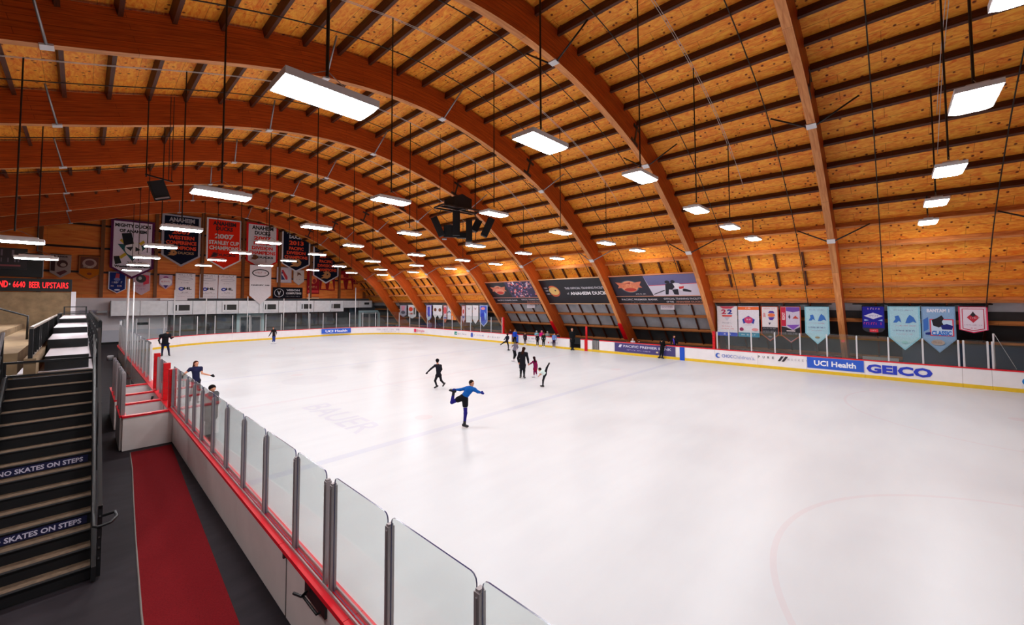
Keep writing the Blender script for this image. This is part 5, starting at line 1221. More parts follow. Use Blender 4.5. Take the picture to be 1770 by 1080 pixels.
for k in range(9):
    m_ = MB(); y = .12 + k * 2.1; m_.box((-.03, y - .03, -.2), (.03, y + .03, 1.05)); m_.build('rail_post', M_blacksteel, wr)
for z in (1.05, .8, .55, .3, .12):
    m_ = MB(); m_.bar((0, .1, z), (0, WY1 - WY0, z), .04, .045 if z > 1 else .02); m_.build('rail', M_blacksteel, wr)
for k, (y, zs) in enumerate(((.02, (.04, .30)), (9.4, (.86, 1.05)), (16.6, (1.0, 1.25)))):
    e = empty('cross_rail', ((SX0 + SX1) / 2, WY0 + y, ZT), label=['black barrier rail across the head of the stairs', 'black rail frame crossing the middle of the walkway', 'black end rail across the far end of the walkway'][k], cat='railing')
    Lx = (SX1 - SX0) / 2 + .05 if k == 0 else .36
    if k: e.location.x = -.19
    for z in zs:
        m_ = MB(); m_.bar((-Lx, 0, z), (Lx, 0, z), .04, .04); m_.build('rail', M_blacksteel, e)
    for sx in (-Lx, Lx):
        m_ = MB(); m_.box((sx - .025, -.025, .02 if k == 0 else .72 + .15 * (k - 1)), (sx + .025, .025, max(zs) + .02)); m_.build('rail_post', M_blacksteel, e)
# knee wall with mesh panel fence on the left of the walkway
KX = -.66
m_ = MB(); m_.box((KX - .08, WY0 + .05, ZT + .001), (KX + .08, WY1 - .1, ZT + .36)); tag(m_.build('knee_wall', M_concrete), 'low tan concrete wall left of the raised walkway', 'wall')
fn_ = empty('mesh_fence', (KX, WY0, ZT + .36), label='black slatted fence with steel top rail on the low concrete wall', cat='fence')
ys = [0.1, 1.9, 2.5, 5.5, 8.5, 11.5, 14.5, 17.2]
for y in ys:
    m_ = MB(); m_.box((-.03, y - .03, 0), (.03, y + .03, .58)); m_.build('fence_post', M_blacksteel, fn_)
m_ = MB(); m_.bar((0, .1, .6), (0, 17.3, .6), .06, .04); m_.build('top_rail', mat('worn_rail', (142, 128, 118), rough=.5, metal=.2), fn_)
m_ = MB(); m_.bar((0, .1, .03), (0, 17.3, .03), .05, .03); m_.build('bottom_rail', mat('worn_rail', (142, 128, 118)), fn_)
for y0, y1 in zip(ys[:-1], ys[1:]):
    if y1 - y0 < 1: continue
    m_ = MB()
    for j in range(6): m_.bar((0, y0 + .05, .10 + j * .082), (0, y1 - .05, .10 + j * .082), .015, .035)
    n = int((y1 - y0) / .45)
    for j in range(n): m_.bar((0.012, y0 + (y1 - y0) * (j + .5) / n, .05), (0.012, y0 + (y1 - y0) * (j + .5) / n, .56), .05, .01, up=(0, 1, 0))
    m_.build('slat_panel', M_black, fn_)
# bleacher tiers climbing to the left
for k in range(5):
    x1 = KX - .35 - k * .8; z = ZT + .25 + k * .24
    m_ = MB(); m_.box((x1 - .8, WY0 + 3.0 + k * .2, .0), (x1, WY1 - .3, z)); tag(m_.build('bleacher_tier', M_concrete), 'tan concrete bleacher tier left of the fence, %s step up' % ORD[k], 'bleacher')
m_ = MB(); m_.box((SX0 - 3.2, SY + 2.4, 0), (SX0 - .2, WY0 + .9, ZT - .3)); tag(m_.build('stair_side_block', M_concrete), 'concrete block left of the stair top', 'block')
hr_ = empty('aisle_handrail', (-2.1, 20.0, 3.3), label='slanting black aisle handrail on the bleachers, far left', cat='railing')
m_ = MB(); m_.tube([(-.9, 0, 1.05), (-.2, 0, .78), (.95, 0, .28), (.95, 0, -.45)], .03, 7); m_.build('rail', M_blacksteel, hr_, True)
m_ = MB(); m_.tube([(-.9, 0, 1.05), (-.9, 0, .0)], .03, 7); m_.build('rail_post', M_blacksteel, hr_, True)
# mezzanine front with scrolling sign
m_ = MB(); m_.box((-9.3, WY1, .02), (-.36, WY1 + .3, 4.52)); tag(m_.build('mezzanine_wall', M_concrete), 'tan concrete wall of the mezzanine below the red letter sign', 'wall')
m_ = MB(); m_.box((-.36, WY1 - .05, .02), (-.2, WY1 + .35, 4.55)); tag(m_.build('corner_post', M_plaster), 'white corner post at the end of the concrete mezzanine wall', 'post')
led = empty('led_sign', (-4.8, WY1 - .12, 4.88), label='black scrolling sign with glowing red letters on the mezzanine edge', cat='sign')
m_ = MB(); m_.box((-4.5, 0, -.33), (4.45, .25, .28)); m_.build('sign_housing', M_black, led)
lt = MB(); pl = ((0, 0, 0), (1, 0, 0), (0, 0, 1), (0, -1, 0))
put_text(lt, 'UPSTAIRS', *pl, 3.91, -.03, .84, .28, .012, 0, bold=.0); put_text(lt, 'BEER', *pl, 3.24, -.02, .33, .28, .012, 0, bold=.0); put_text(lt, '6640', *pl, 2.77, -.01, .36, .28, .012, 0, bold=.0); put_text(lt, 'AND', *pl, 2.24, 0, .4, .3, .012, 0, bold=.02)
lt.build('lettering', M_led, led)
m_ = MB(); m_.prism(ell(2.49, .0, .022, .05, 12), (1, 0, 0), (0, 0, 1), (0, 0, 0), (0, -1, 0), 0, .02); m_.build('indicator_dot', plain((200, 206, 206)), led)
m_ = MB(); m_.box((-9.3, WY1 + .4, 5.26), (-1.35, WY1 + .9, 6.4)); tag(m_.build('mezzanine_booth', M_black), 'black booth front above the scrolling sign', 'booth')
sg = empty('booth_sign', (-2.75, WY1 + .36, 6.15), label='dim grey lettered sign on the dark booth', cat='sign')
m_ = MB(); m_.box((-2.6, 0, -.55), (.9, .03, .45)); m_.build('sign_board', plain((34, 32, 36)), sg)
m_ = MB()
put_scribble(m_, (0, 0, 0), (1, 0, 0), (0, 0, 1), (0, -1, 0), -.4, .22, 2.3, .3, .01, 0, 7, 4); put_scribble(m_, (0, 0, 0), (1, 0, 0), (0, 0, 1), (0, -1, 0), -.3, -.12, 2.0, .2, .01, 0, 10, 5); put_poly(m_, [(-1.6, -.42), (.7, -.42), (.7, -.34), (-1.6, -.34)], (0, 0, 0), (1, 0, 0), (0, 0, 1), (0, -1, 0), .01, 1)
m_.build('lettering', [plain((96, 84, 96)), plain((120, 60, 66))], sg)
m_ = MB(); m_.box((.9, 54.9, 2.0), (2.0, 55.4, 2.2)); 
m_ = MB(); m_.box((-.1, 55.39, 2.95), (1.1, 55.45, 3.3)); n_ = m_.build('notice_board', plain((206, 200, 214))); tag(n_, 'pale notice with bluish print on the white end wall', 'notice')
m_ = MB(); put_scribble(m_, (-.1, 55.385, 2.95), (1, 0, 0), (0, 0, 1), (0, -1, 0), .6, .18, .8, .12, .004, 0, 8, 3); m_.build('print', plain((120, 120, 190)), n_)
m_ = MB(); m_.tube([(1.5, 40.0, -.015), (1.5, 40, .28), (1.5, 40, .3)], [.16, .17, .12], 12); tag(m_.build('bucket', plain((232, 232, 238)), smooth=True), 'small white bucket on the dark floor beyond the walkway', 'bucket')

# ================================================================== SPEAKERS
def box_oriented(name, parent, center, size, rot, m, bev=.02):
    w, d, h = size; mb = MB(); b = bev
    # chamfered cabinet, front (-Y) narrower edges rounded
    poly = [(-w / 2 + b, -d / 2), (w / 2 - b, -d / 2), (w / 2, -d / 2 + b), (w / 2 * .8, d / 2), (-w / 2 * .8, d / 2), (-w / 2, -d / 2 + b)]
    mb.prism(poly, (1, 0, 0), (0, 1, 0), (0, 0, 0), (0, 0, 1), -h / 2, h / 2)
    o = mb.build(name, m, parent); o.location = center; o.rotation_euler = rot; return o
sp_ = empty('speaker_cluster', (14.9, 18.3, 9.35), label='black loudspeaker cluster hanging over centre ice', cat='loudspeakers')
m_ = MB()
fr = [(-1.45, -.5, 0), (1.3, -.6, .05), (1.5, .55, .05), (-1.25, .6, 0)]
for a, b in zip(fr, fr[1:] + fr[:1]): m_.bar(a, b, .08, .08)
m_.bar((-1.4, 0, 0), (1.4, 0, 0), .12, .1); m_.bar((0, -.6, 0), (0, .6, 0), .1, .1)
m_.build('frame', M_blacksteel, sp_)
m_ = MB(); m_.prism([(-.75, 0), (.6, 0), (.62, .55), (-.1, .75), (-.7, .5)], (1, 0, 0), (0, 0, 1), (0.05, 0, .1), (0, -1, 0), -.45, .45); m_.build('subwoofer', M_black, sp_)
M_spk = mat('speaker_grille', (18, 18, 22), rough=.7, noise=.3, nscale=60)
def rig(name, x, y, z, w, d, h, tilt, yaw, hook=True):
    o = box_oriented(name, sp_, (x, y, z), (w, d, h), (tilt[0], tilt[1], yaw), M_spk)
a_ = CAM_YAW  # cabinets face outward in all directions
def loc(u, v): return (u * math.cos(.68) + v * math.sin(.68), -u * math.sin(.68) + v * math.cos(.68))
for (u, v, z, w, d, h, ry, rx) in ((-1.15, -.1, -1.05, .38, .4, 1.15, -.42, 0), (-.1, -.2, -.85, .42, .4, 1.4, 0, 0), (.62, -.5, -1.3, .36, .38, 1.25, 0, -.12), (1.1, .5, -.82, .42, .4, .72, .45, 0), (1.72, 0.0, -1.0, .42, .4, 1.15, .42, 0), (-.45, .1, -1.25, .75, .4, .7, 0, .1), (.25, .1, -1.5, .7, .4, .3, 0, 0)):
    x, y = loc(u, v); rig('loudspeaker', x, y, z, w, d, h, (rx, ry), -.68)
m_ = MB()
for u, v in ((-1.15, 0), (-.1, -.2), (.62, -.5), (1.1, .5), (1.72, 0)):
    x, y = loc(u, v); m_.tube([(x * .85, y * .85, 0), (x, y, -.4)], .02, 5)
m_.build('hanging_strap', M_blacksteel, sp_)
m_ = MB(); x, y = loc(.62, -.5)
m_.tube([(x, y, -1.93), (x, y, -2.05)], [.2, .2], 12); x, y = loc(-.78, -.1); m_.tube([(x, y, -1.7), (x, y, -1.78)], [.14, .14], 10); m_.build('camera_dome', M_steel, sp_, True)
m_ = MB()
for (x, y) in ((-1.3, 0), (1.3, 0), (0, .4)):
    zt = prof(s_at_x(14.9 + x, DECK - .3), DECK - .3)[1] - 9.35
    m_.tube([(x, y, 0), (x, y, zt)], .015, 5)
m_.build('suspension_cable', M_pipe, sp_)
s2 = empty('loudspeaker', (2.0, 21.5, 8.55), label='single black loudspeaker hanging from a bar, upper left', cat='loudspeaker')
m_ = MB(); m_.bar((-.42, 0, .55), (.45, 0, .42), .05, .05); m_.build('hanging_bar', M_blacksteel, s2)
box_oriented('cabinet', s2, (.0, 0, -.02), (.5, .42, .78), (0.15, -.38, 0.1), M_spk)
m_ = MB(); m_.bar((-.1, -.2, -.42), (.32, -.2, -.27), .05, .05); m_.build('badge_strip', M_alu, s2)
m_ = MB()
for x in (-.38, .4, .3):
    zt = prof(s_at_x(2.0 + x, DECK - .3), DECK - .3)[1] - 8.55; m_.tube([(x, 0, .45), (x, 0, zt)], .014 if x > 0 else .022, 5)
m_.build('suspension_cable', M_pipe, s2)

# ================================================================== PEOPLE
# bodies are one continuous surface, polygonised from blended tapered limbs
def sdf_capsules(P, caps, k):
    """smooth union of tapered capsules (a, b, ra, rb)"""
    D = None
    for a, b, ra, rb in caps:
        a = np.array(a, np.float32); b = np.array(b, np.float32); ab = b - a; L2 = max(float(ab @ ab), 1e-9)
        t = np.clip(((P - a) @ ab) / L2, 0, 1); d = np.linalg.norm(P - a - t[..., None] * ab, axis=-1) - (ra + (rb - ra) * t)
        if D is None: D = d
        else:
            h = np.clip(.5 + .5 * (D - d) / k, 0, 1); D = D * (1 - h) + d * h - k * h * (1 - h)
    return D
def ellipsoid(P, c, r, R=None):
    q = (P - np.array(c, np.float32)) / np.array(r, np.float32); l = np.linalg.norm(q, axis=-1); return (l - 1) * min(r)
def smin(a, b, k):
    h = np.clip(.5 + .5 * (b - a) / k, 0, 1); return b * (1 - h) + a * h - k * h * (1 - h)
def surface(fn, lo, hi, res):
    lo = np.array(lo) - 2 * res; n = np.ceil((np.array(hi) + 2 * res - lo) / res).astype(int) + 1
    g = [lo[i] + res * np.arange(n[i]) for i in range(3)]
    P = np.stack(np.meshgrid(*g, indexing='ij'), -1).astype(np.float32); D = fn(P); S = D < 0
    c = np.zeros(tuple(n - 1), int)
    for i in (0, 1):
        for j in (0, 1):
            for k in (0, 1): c += S[i:n[0] - 1 + i, j:n[1] - 1 + j, k:n[2] - 1 + k]
    act = (c > 0) & (c < 8); idx = -np.ones(act.shape, int); idx[act] = np.arange(act.sum())
    acc = np.zeros(act.shape + (3,), np.float32); cnt = np.zeros(act.shape, np.float32)
    for ax in range(3):
        sl0 = [slice(None)] * 3; sl1 = [slice(None)] * 3; sl0[ax] = slice(0, n[ax] - 1); sl1[ax] = slice(1, n[ax])
        d0 = D[tuple(sl0)]; d1 = D[tuple(sl1)]; cr = (d0 < 0) != (d1 < 0); t = np.where(cr, d0 / np.where(d0 == d1, 1, d0 - d1), 0)
        p = P[tuple(sl0)].copy(); p[..., ax] += t * res
        o = [a for a in range(3) if a != ax]
        for i in (0, 1):
            for j in (0, 1):
                src = [slice(None)] * 3; src[o[0]] = slice(i, n[o[0]] - 1 + i); src[o[1]] = slice(j, n[o[1]] - 1 + j)
                m = cr[tuple(src)]; acc += p[tuple(src)] * m[..., None]; cnt += m
    V = (acc / np.maximum(cnt, 1)[..., None])[act]; F = []
    for ax in range(3):
        o = [a for a in range(3) if a != ax]
        sl0 = [slice(1, n[i] - 1) for i in range(3)]; sl1 = list(sl0); sl0[ax] = slice(0, n[ax] - 1); sl1[ax] = slice(1, n[ax])
        a_, b_ = S[tuple(sl0)], S[tuple(sl1)]; w = np.argwhere(a_ != b_)
        if len(w) == 0: continue
        base = w.copy(); base[:, o[0]] += 1; base[:, o[1]] += 1; flip = a_[tuple(w.T)]
        def id_(da, db):
            q = base.copy(); q[:, o[0]] += da; q[:, o[1]] += db; return idx[tuple(q.T)]
        q = np.stack([id_(-1, -1), id_(0, -1), id_(0, 0), id_(-1, 0)], 1)
        fl = flip if ax != 1 else ~flip
        q[~fl] = q[~fl][:, ::-1]; F.append(q)
    return V, np.concatenate(F)
def sdf_obj(name, fn, lo, hi, res, m, parent):
    V, F = surface(fn, lo, hi, res); me = bpy.data.meshes.new(name)
    me.from_pydata(V.tolist(), [], F.tolist()); me.materials.append(m); me.polygons.foreach_set('use_smooth', [True] * len(me.polygons)); me.update()
    return newobj(name, me, parent)
def v3(*a): return np.array(a, float)
SKIN = mat('skin', (206, 146, 116), rough=.55, spec=.3)
def hand_caps(w, tip, r, s, side):
    """palm, four fingers of different length with a bend, thumb leaving the side of the palm"""
    d = tip - w; d = d / max(np.linalg.norm(d), 1e-6); up = v3(0, -1, 0) if abs(d[1]) < .8 else v3(1, 0, 0)
    lat = np.cross(d, up); lat /= np.linalg.norm(lat); nrm = np.cross(lat, d); out = [(w, w + d * .075 * s, .022 * s, .03 * s)]
    for q, L_ in zip((-1.5, -.5, .5, 1.5), (.058, .07, .066, .05)):
        b = w + d * .085 * s + lat * q * .017 * s; m1 = b + d * L_ * .55 * s + nrm * .008 * s; e = m1 + d * L_ * .4 * s + nrm * .022 * s
        out += [(b - d * .02 * s, m1, .0095 * s, .009 * s), (m1, e, .009 * s, .008 * s)]
    t = w + d * .03 * s - lat * .026 * s; out += [(t, t + d * .03 * s - lat * .028 * s, .011 * s, .010 * s), (t + d * .03 * s - lat * .028 * s, t + d * .062 * s - lat * .034 * s, .010 * s, .009 * s)]
    return out
def person(lab, at, J, H, top=(30, 30, 36), legs=(24, 24, 28), hair=(40, 26, 20), skin=None, boots=(20, 20, 24), coat=False, long_hair=False, gloves=None, sleeve=True, res=.016, short=None, hat=None, z0=0.0, hood=None, skates=True, bulk=1.0, scarf=None, face=None, skirt=None, knee_band=False, stripe=None, shorts=None):
    """J: joints in metres in a frame with x across, y away, z up, facing the camera's side of the rink"""
    s = H / 1.70
    a = math.atan2(at[0], at[1])
    e = empty('person', (at[0], at[1], z0), (0, 0, -a), label=lab, cat='person')
    j = {k: v3(*p) for k, p in J.items()}
    # feet on the ice
    zmin = min(j['al'][2], j['ar'][2]); dz = (.118 if skates else .088) * s - zmin
    for k in j: j[k][2] += dz
    sk = SKIN if skin is None else mat('skin_%02x%02x%02x' % skin, skin, rough=.55, spec=.3)
    hd = j['head']; nk = j['neck']; pv = j['pelv']; ch = j['chest']
    fr_ = (j['sl'] + j['sr']) / 2; wsh = max(np.linalg.norm(j['sl'] - j['sr']), .2 * s)
    sd = (j['sr'] - j['sl']); sd = sd / max(np.linalg.norm(sd), 1e-6)
    for k, q in (('sl', -1), ('sr', 1)):      # keep shoulders a plausible width even when seen sideways
        need = .155 * s * (1.0 if H > 1.45 else .9); cur = j[k] - fr_
        if np.linalg.norm(cur) < need: 
            ext = math.sqrt(max(need ** 2 - np.linalg.norm(cur) ** 2, 0)); j[k] = j[k] + v3(0, q * ext * .9, 0)
    Rr = lambda x: x * s
    leg = lambda ex: [(j['jl'], j['kl'], Rr(.078) + ex, Rr(.052) + ex), (j['kl'], j['al'], Rr(.053) + ex, Rr(.034) + ex), (j['jr'], j['kr'], Rr(.078) + ex, Rr(.052) + ex), (j['kr'], j['ar'], Rr(.053) + ex, Rr(.034) + ex)]
    torso = lambda ex: [(pv, ch * .5 + pv * .5, Rr(.118) + ex, Rr(.105) + ex), (ch * .5 + pv * .5, ch, Rr(.105) + ex, Rr(.125) + ex), (ch, fr_ * .8 + nk * .2, Rr(.125) + ex, Rr(.085) + ex), (fr_, j['sl'], Rr(.075) + ex, Rr(.058) + ex), (fr_, j['sr'], Rr(.075) + ex, Rr(.058) + ex), (j['jl'], j['jr'], Rr(.09) + ex, Rr(.09) + ex)]
    def lerp(a_, b_, t): return a_ + (b_ - a_) * t
    wl, wr_ = lerp(j['el'], j['hl'], .78), lerp(j['er'], j['hr'], .78)
    arm = lambda ex: [(j['sl'], j['el'], Rr(.05) + ex, Rr(.038) + ex), (j['el'], wl, Rr(.038) + ex, Rr(.026) + ex), (j['sr'], j['er'], Rr(.05) + ex, Rr(.038) + ex), (j['er'], wr_, Rr(.038) + ex, Rr(.026) + ex)]
    hands = hand_caps(wl, j['hl'], 1, s, 1) + hand_caps(wr_, j['hr'], 1, s, -1)
    feet = [(j['al'], lerp(j['al'], j['tl'], .25), Rr(.032), Rr(.026)), (j['ar'], lerp(j['ar'], j['tr'], .25), Rr(.032), Rr(.026))]
    hr = Rr(.098) if H > 1.45 else Rr(.112)
    fd = v3(.25, -.95, -.1) if face is None else v3(*face); fd /= np.linalg.norm(fd); rt = np.cross(fd, v3(0, 0, 1)); rt /= np.linalg.norm(rt); hu = np.cross(rt, fd)
    def head_f(P):
        d = sdf_capsules(P, [(hd + hu * hr * .25 - fd * hr * .12, hd + hu * hr * .12 + fd * hr * .05, hr * .82, hr * .8), (hd, hd - hu * hr * .75 + fd * hr * .3, hr * .66, hr * .42), (hd + fd * hr * .82 + hu * hr * .05, hd + fd * hr * 1.0 - hu * hr * .18, hr * .09, hr * .14), (hd - rt * hr * .84, hd - rt * hr * .86 - hu * hr * .25, hr * .14, hr * .1), (hd + rt * hr * .84, hd + rt * hr * .86 - hu * hr * .25, hr * .14, hr * .1)], hr * .12)
        for q in (-1, 1):   # eye sockets
            c = hd + fd * hr * .86 + rt * q * hr * .32 + hu * hr * .08; d = np.maximum(d, -(np.linalg.norm(P - c.astype(np.float32), axis=-1) - hr * .12))
        c = hd + fd * hr * .72 - hu * hr * .52
        return d
    body_caps = [(nk, hd - hu * hr * .5, Rr(.052), Rr(.05)), (fr_, nk, Rr(.07), Rr(.054))] + torso(0) + arm(0) + leg(0) + feet
    allp = np.array([p for p in j.values()]); lo = allp.min(0) - .2 * s; hi = allp.max(0) + .2 * s
    def body(P):
        d = sdf_capsules(P, body_caps, .022 * s); d = np.minimum(d, d); h_ = sdf_capsules(P, hands, .008 * s); d = smin(d, h_, .012 * s); return smin(d, head_f(P), .02 * s)
    sdf_obj('body', body, lo, hi, res, sk, e)
    ex = .014 * s + .002
    ft = (top if not isinstance(top, str) else None)
    tc = torso(ex * bulk * (1.6 if coat else 1)) + (arm(ex * (1.5 if coat else 1)) if sleeve else [(a_, lerp(a_, b_, .45), r0, r1) for a_, b_, r0, r1 in arm(ex)[::2]])
    if coat:
        kneeh = lerp(pv, (j['kl'] + j['kr']) / 2, .36); tc += [(pv, kneeh, Rr(.165), Rr(.185)), (ch, pv, Rr(.155), Rr(.165))]
    fabric = cloth(top)
    def topf(P):
        d = sdf_capsules(P, tc, .03 * s)
        if not coat:   # clean hem just under the waist
            ax = (ch - pv) / np.linalg.norm(ch - pv); hem = pv - ax * .02 * s; d = np.maximum(d, -((P - hem.astype(np.float32)) @ ax.astype(np.float32)))
        return d
    sdf_obj('coat' if coat else 'top', topf, lo, hi, res, fabric, e)
    def legf(P): return sdf_capsules(P, leg(ex * .8) + [(pv, (j['jl'] + j['jr']) / 2, Rr(.112) + ex * .8, Rr(.1) + ex * .8), (j['jl'], j['jr'], Rr(.09) + ex, Rr(.09) + ex)], .03 * s)
    sdf_obj('trousers', legf, lo, hi, res, cloth(legs), e)
    if shorts:
        def shf(P): return sdf_capsules(P, [(pv, (j['jl'] + j['jr']) / 2, Rr(.13) + ex, Rr(.11) + ex), (j['jl'], lerp(j['jl'], j['kl'], .42), Rr(.1) + ex, Rr(.09) + ex), (j['jr'], lerp(j['jr'], j['kr'], .42), Rr(.1) + ex, Rr(.09) + ex)], .03 * s)
        sdf_obj('shorts', shf, lo, hi, res, cloth(shorts), e)
        for hp, kp in ((j['jl'], j['kl']), (j['jr'], j['kr'])):
            m_ = MB(); p0, p1 = lerp(hp, kp, .47), lerp(hp, kp, .56); m_.tube([tuple(p0), tuple(p1)], [Rr(.086), Rr(.084)], 14); m_.build('thigh_band', plain((226, 222, 226)), e, True)
    if skirt:
        def skf(P): return sdf_capsules(P, [(pv, (j['jl'] + j['jr']) / 2 - v3(0, 0, .06 * s), Rr(.13), Rr(.17))], .03)
        sdf_obj('skirt', skf, lo, hi, res, cloth(skirt), e)
    # hair
    def hairf(P):
        c0 = hd + hu * hr * .3 - fd * hr * .2
        caps = [(c0, c0 - fd * hr * .05, hr * .95, hr * .95), (hd - fd * hr * .35 + hu * hr * .2, hd - fd * hr * .38 - hu * hr * .4, hr * .8, hr * .6)]
        if long_hair: caps += [(hd - fd * hr * .5, lerp(nk, ch, .6) - fd * Rr(.13), hr * .8, hr * .75)]
        d = sdf_capsules(P, caps, hr * .2)
        cut = hd + fd * hr * .42 + hu * hr * .28; n_ = fd * .85 - hu * .5; n_ /= np.linalg.norm(n_)
        return np.maximum(d, (P - cut.astype(np.float32)) @ n_.astype(np.float32))
    if hat is None: sdf_obj('hair', hairf, lo - .05, hi + .05, res, mat('hair_%02x%02x%02x' % hair, hair, rough=.85, spec=.08), e)
    else:
        def hatf(P):
            c0 = hd + hu * hr * .34 - fd * hr * .1; d = sdf_capsules(P, [(c0, c0 + hu * .001, hr * .97, hr * .97), (c0 + fd * hr * .7, c0 + fd * hr * 1.3, hr * .3, hr * .12)], hr * .1); return np.maximum(d, -((P - (hd + hu * hr * .2).astype(np.float32)) @ hu.astype(np.float32)))
        sdf_obj('hat', hatf, lo - .05, hi + .05, res, cloth(hat), e)
    # face marks
    if H * 0 + res <= .017:
        m_ = MB()
        for q in (-1, 1):
            c = hd + fd * hr * .84 + rt * q * hr * .3 + hu * hr * .08; m_.tube([tuple(c - rt * hr * .09), tuple(c + rt * hr * .09)], hr * .055, 6)
        m_.build('eyes', plain((40, 28, 24)), e, True)
        m_ = MB(); c = hd + fd * hr * .78 - hu * hr * .48; m_.tube([tuple(c - rt * hr * .2), tuple(c + rt * hr * .2)], hr * .06, 6); m_.build('mouth', plain((160, 84, 78)), e, True)
    if gloves:
        def glf(P): return sdf_capsules(P, [(a_, b_, r0 + .006, r1 + .006) for a_, b_, r0, r1 in hands], .01)
        sdf_obj('gloves', glf, lo, hi, res, cloth(gloves), e)
    if scarf:
        m_ = MB(); m_.tube([tuple(nk + v3(-.06, -.1, 0)), tuple(lerp(nk, ch, .6) + v3(-.05, -.16, 0)), tuple(pv + v3(-.05, -.17, .05))], [.04, .05, .045], 8); m_.build('scarf', cloth(scarf), e, True)
    # skates or shoes
    for an, to in (('al', 'tl'), ('ar', 'tr')):
        A = j[an]; T = j[to]; d = T - A; d /= max(np.linalg.norm(d), 1e-6); kn = j['k' + an[1]]; shn = (A - kn) / max(np.linalg.norm(A - kn), 1e-6)
        dd = d - shn * (d @ shn); 
        if np.linalg.norm(dd) < .2: dd = v3(0, -1, 0) - shn * (-shn[1])
        dd /= np.linalg.norm(dd); sole = A + shn * Rr(.045)
        heel = sole - dd * Rr(.05); toe = sole + dd * Rr(.15)
        def bf(P): return sdf_capsules(P, [(A - shn * Rr(.10), A, Rr(.056), Rr(.053)), (A, heel + shn * 0, Rr(.053), Rr(.046)), (heel, toe, Rr(.046), Rr(.040))], .02 * s)
        bt = sdf_obj('ice_skate' if skates else 'shoe', bf, np.minimum(A, toe) - .2 * s, np.maximum(A, toe) + .2 * s, res, mat('boot_%02x%02x%02x' % boots, boots, rough=.35), e)
        if skates:
            m_ = MB(); q0 = heel + shn * Rr(.055); q1 = toe + shn * Rr(.055); m_.bar(tuple(q0 - dd * Rr(.02)), tuple(q1), .006, Rr(.02), up=tuple(shn)); m_.bar(tuple(heel + shn * Rr(.02)), tuple(q0), .012, .04, up=tuple(dd)); m_.bar(tuple(toe + shn * Rr(.02) - dd * Rr(.04)), tuple(q1 - dd * Rr(.04)), .012, .04, up=tuple(dd))
            m_.build('blade', M_steel, bt)
    mz = min(min(v.co.z for v in c.data.vertices) for c in list(e.children) + [g for c in e.children for g in c.children] if len(c.data.vertices))
    e.location.z = z0 - mz + .002
    return e
